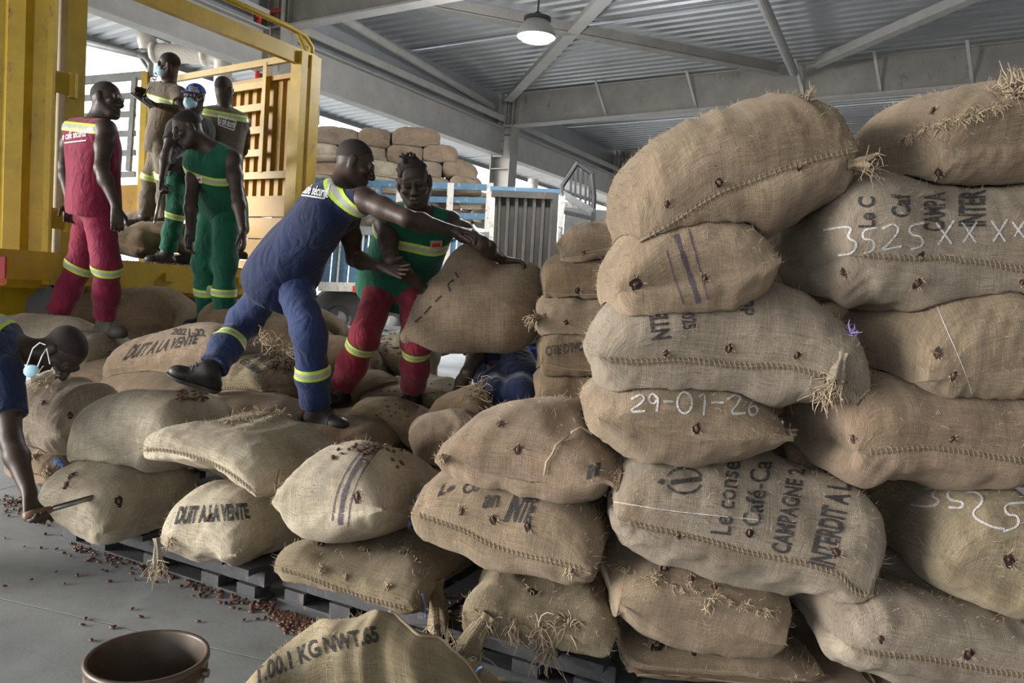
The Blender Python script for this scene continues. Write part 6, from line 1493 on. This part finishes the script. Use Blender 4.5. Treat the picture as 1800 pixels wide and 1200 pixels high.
# ------------------------------------------------------------------ empty sack thrown over the floor in front
def empty_sack():
    crest = [(418, 1215), (470, 1150), (512, 1112), (548, 1092), (610, 1082), (658, 1072), (676, 1080), (706, 1090), (752, 1108), (796, 1136), (838, 1172), (880, 1216)]
    cx = np.array([p[0] for p in crest]); cyy = np.array([p[1] for p in crest]); nu, nv = 110, 60; V = np.zeros((nu, nv, 3)); UV = np.zeros((nu, nv, 2))
    for i, x in enumerate(np.linspace(418, 880, nu)):
        d = 2.36 - .05 * math.sin((x - 418) / 462 * 3.1); c = at(x, np.interp(x, cx, cyy), d); fx = (x - 418) / 462
        fold = .032 * math.exp(-((x - 664) / 14) ** 2) - .03 * math.exp(-((x - 690) / 16) ** 2) + .014 * math.sin(x * .045) + .01 * math.sin(x * .11 + 1)
        for j in range(nv):
            t = j / (nv - 1) * 2 - 1                      # -1 front foot, 0 crest, 1 back foot
            a = abs(t); dn = c[2] * (a ** 1.35); out = (.05 + .42 * a ** .8 * min(1, c[2] / .2 + .2)) * a ** .5
            p = c + V3(0, -out if t < 0 else out * .8, -min(dn, c[2] - .012)); p = p + V3(.02 * math.sin(9 * a + 5 * fx), -fold * (1 if t < 0 else .5) * (1 - .5 * a), .006 * math.sin(25 * fx + 8 * t))
            if t < 0: p[2] += .01 * math.sin(14 * fx + 6 * a) * a
            V[i, j] = p; UV[i, j] = (fx * .8, t * .5)
    F = [[i * nv + j, (i + 1) * nv + j, (i + 1) * nv + j + 1, i * nv + j + 1] for i in range(nu - 1) for j in range(nv - 1)]
    vv = V.reshape(-1, 3); vv[:, 2] = np.maximum(vv[:, 2], .006)
    o = mk('empty_jute_sack', vv, F, M['jute'], None, (vv[:, 0].mean(), vv[:, 1].mean(), 0), True, UV.reshape(-1, 2), None, (.34, .29, .20)); tag(o, 'empty jute sack printed KG NWT heaped on the floor in front', 'sack')
    SACKS['EMPTY'] = dict(o=o, bvh=BVHTree.FromPolygons(vv.tolist(), F)); MB().tube([p for p in V[:, nv // 2 - 1] + V3(0, 0, .003)][62:], .0045, 6).build('seam', M['fibre'], o, smooth=True)
    fibres(o, vv, np.array(F), 900, 12)
empty_sack()
text_on('EMPTY', 'T.00.1 KG', ((448, 1206), (566, 1152), (556, 1122), (446, 1172)), bold=.03); text_on('EMPTY', 'NWT.65', ((572, 1150), (668, 1128), (660, 1098), (566, 1120)), bold=.04)
tuft('EMPTY', 840, 1180, (.6, .2), 30, 26, .8, 41)
MB().tube([at(836, 1180, 2.3), at(842, 1174, 2.28), at(848, 1171, 2.28)], .003, 6).build('blue_twine', M['twine'], SACKS['EMPTY']['o'])
# ------------------------------------------------------------------ blue tub
tb = at(918, 616, 5.35); tub = empty('plastic_tub', (tb[0], tb[1], tb[2] - .1)); tag(tub, 'blue plastic tub behind the crouching man', 'tub')
MB().lathe((tb[0], tb[1], tb[2] - .1), [(.001, .01), (.10, .01), (.15, .12), (.165, .125), (.165, .115), (.155, .11), (.105, 0), (.001, 0)], 32).build('bowl', M['tub'], tub, smooth=True)
MB().lathe((tb[0], tb[1], tb[2] + .018), [(.16, 0), (.172, .004), (.16, .01)], 32).build('rim', M['tub'], tub, smooth=True)
# ------------------------------------------------------------------ cocoa beans
_rb = random.Random(77); beans = []
def floor_bean(px, py): p = at_z(px, py, 0.006); return p
def add_bean(p, lab, grp, n=None):
    b = bpy.data.objects.new('cocoa_bean', bean_mesh()); COL.objects.link(b); b.location = p; sc = _rb.uniform(.8, 1.15); b.scale = (sc,) * 3
    b.rotation_euler = (_rb.uniform(-.25, .25), _rb.uniform(-.25, .25), _rb.uniform(0, 6.28))
    if n is not None: b.rotation_euler = (Vector(n).to_track_quat('Z', 'Y') @ Matrix.Rotation(_rb.uniform(0, 6.28), 4, 'Z').to_quaternion()).to_euler()
    tag(b, lab, 'bean', grp)
FB = 'loose cocoa bean lying on the concrete floor in front of the pallets'; FG = 'loose cocoa beans on the floor'
cnt_b = 0
for (px, py) in ((160, 1124), (200, 1100), (8, 945), (42, 960), (72, 962), (55, 1018), (8, 1029), (112, 1025), (135, 1010), (98, 1004), (150, 1086), (145, 1097), (197, 1102), (232, 1069), (247, 1083), (348, 1091), (428, 1089), (385, 1058), (237, 1018), (192, 1021), (274, 1022), (180, 1001), (187, 1003), (99, 964)):
    add_bean(floor_bean(px, py), FB, FG); cnt_b += 1
stuff_b = []
def strip(p, q, w, n):
    for _ in range(n):
        t = _rb.random(); x = p[0] + (q[0] - p[0]) * t; y = p[1] + (q[1] - p[1]) * t + abs(_rb.gauss(0, 1)) * w - 4; stuff_b.append((x + _rb.gauss(0, 8), y))
strip((130, 955), (300, 1000), 12, 120); strip((300, 1000), (480, 1062), 14, 170); strip((490, 1075), (560, 1098), 16, 330); strip((0, 868), (90, 905), 14, 110); strip((560, 1095), (700, 1130), 12, 120)
pts_b = [floor_bean(x, y) for (x, y) in stuff_b]; order = sorted(range(len(pts_b)), key=lambda i: pts_b[i][1])
used = []
bv0 = np.array([v.co for v in bean_mesh().vertices]); bf0 = [list(p.vertices) for p in bean_mesh().polygons]
def bean_stuff(P, name, label, lift=0.0, normals=None):
    V, F = [], []
    for i, p in enumerate(P):
        n0 = len(V); a = _rb.uniform(0, 6.28); R = np.array(Matrix.Rotation(a, 3, 'Z') @ Matrix.Rotation(_rb.uniform(-.5, .5), 3, 'X')); V += list(bv0 @ R.T * _rb.uniform(.8, 1.15) + p + V3(0, 0, lift * _rb.random())); F += [[j + n0 for j in f] for f in bf0]
    return tag(mk(name, np.array(V), F, M['bean'], None, P[0]), label, 'beans', None, 'stuff')
near = order[:236]; rest = order[236:]
for i in near: add_bean(pts_b[i] + V3(0, 0, .006 * _rb.random()), FB, FG)
bean_stuff([pts_b[i] for i in rest], 'spilled_beans', 'drift of spilled cocoa beans along the pallets')
# beans lying on sacks
for k, (x0, x1, y0, y1, n, lab) in dict(D1=(585, 705, 778, 835, 40, 'loose cocoa bean on top of the striped sack'), P=(690, 760, 590, 640, 0, '')).items():
    for _ in range(n):
        x, y = min(max(_rb.gauss((x0 + x1) / 2 + 12, 34), x0), x1), y0 + abs(_rb.gauss(0, 1)) * (y1 - y0) * .4; h_ = hit(k, x, y, .005)
        if h_ is not None: add_bean(h_[0], lab, 'loose cocoa beans on the striped sack', h_[1])
def on_sacks(keys, xr, yr, n, name, label):
    P = []
    for _ in range(n * 3):
        x, y = _rb.uniform(*xr), _rb.uniform(*yr)
        for k in keys:
            h_ = hit(k, x, y, .004)
            if h_ is not None and h_[1][2] > .25: P.append(h_[0]); break
        if len(P) >= n: break
    if P: bean_stuff(P, name, label)
on_sacks(('K', 'K2', 'N', 'I'), (470, 530), (605, 650), 90, 'spilled_beans', 'spilled cocoa beans beside the upside-down printed sack')
on_sacks(('P', 'O'), (660, 760), (585, 650), 70, 'spilled_beans', 'spilled cocoa beans on the sacks behind the lifter')
on_sacks(('I', 'F1', 'K'), (310, 370), (685, 705), 40, 'spilled_beans', 'spilled cocoa beans under the back boot of the navy worker')
on_sacks(('Q', 'U'), (660, 800), (655, 740), 40, 'spilled_beans', 'spilled cocoa beans around the black boots')
P = []
for _ in range(900):
    a, n_ = _rb.uniform(.25, TLEN - .2), abs(_rb.gauss(0, .35)); P.append(tp(a, .05 + min(n_, 1.2), BEDZ - .002))
bean_stuff(P, 'spilled_beans', 'spilled cocoa beans covering the yellow truck bed', .02)
P = []
for k in range(9):
    for _ in range(6): P.append(PB + PX * (.1 + .12 * k + _rb.gauss(0, .03)) + PY * _rb.uniform(-.03, .12) + V3(0, 0, .155))
bean_stuff(P, 'spilled_beans', 'spilled cocoa beans on the boards of the pallet')
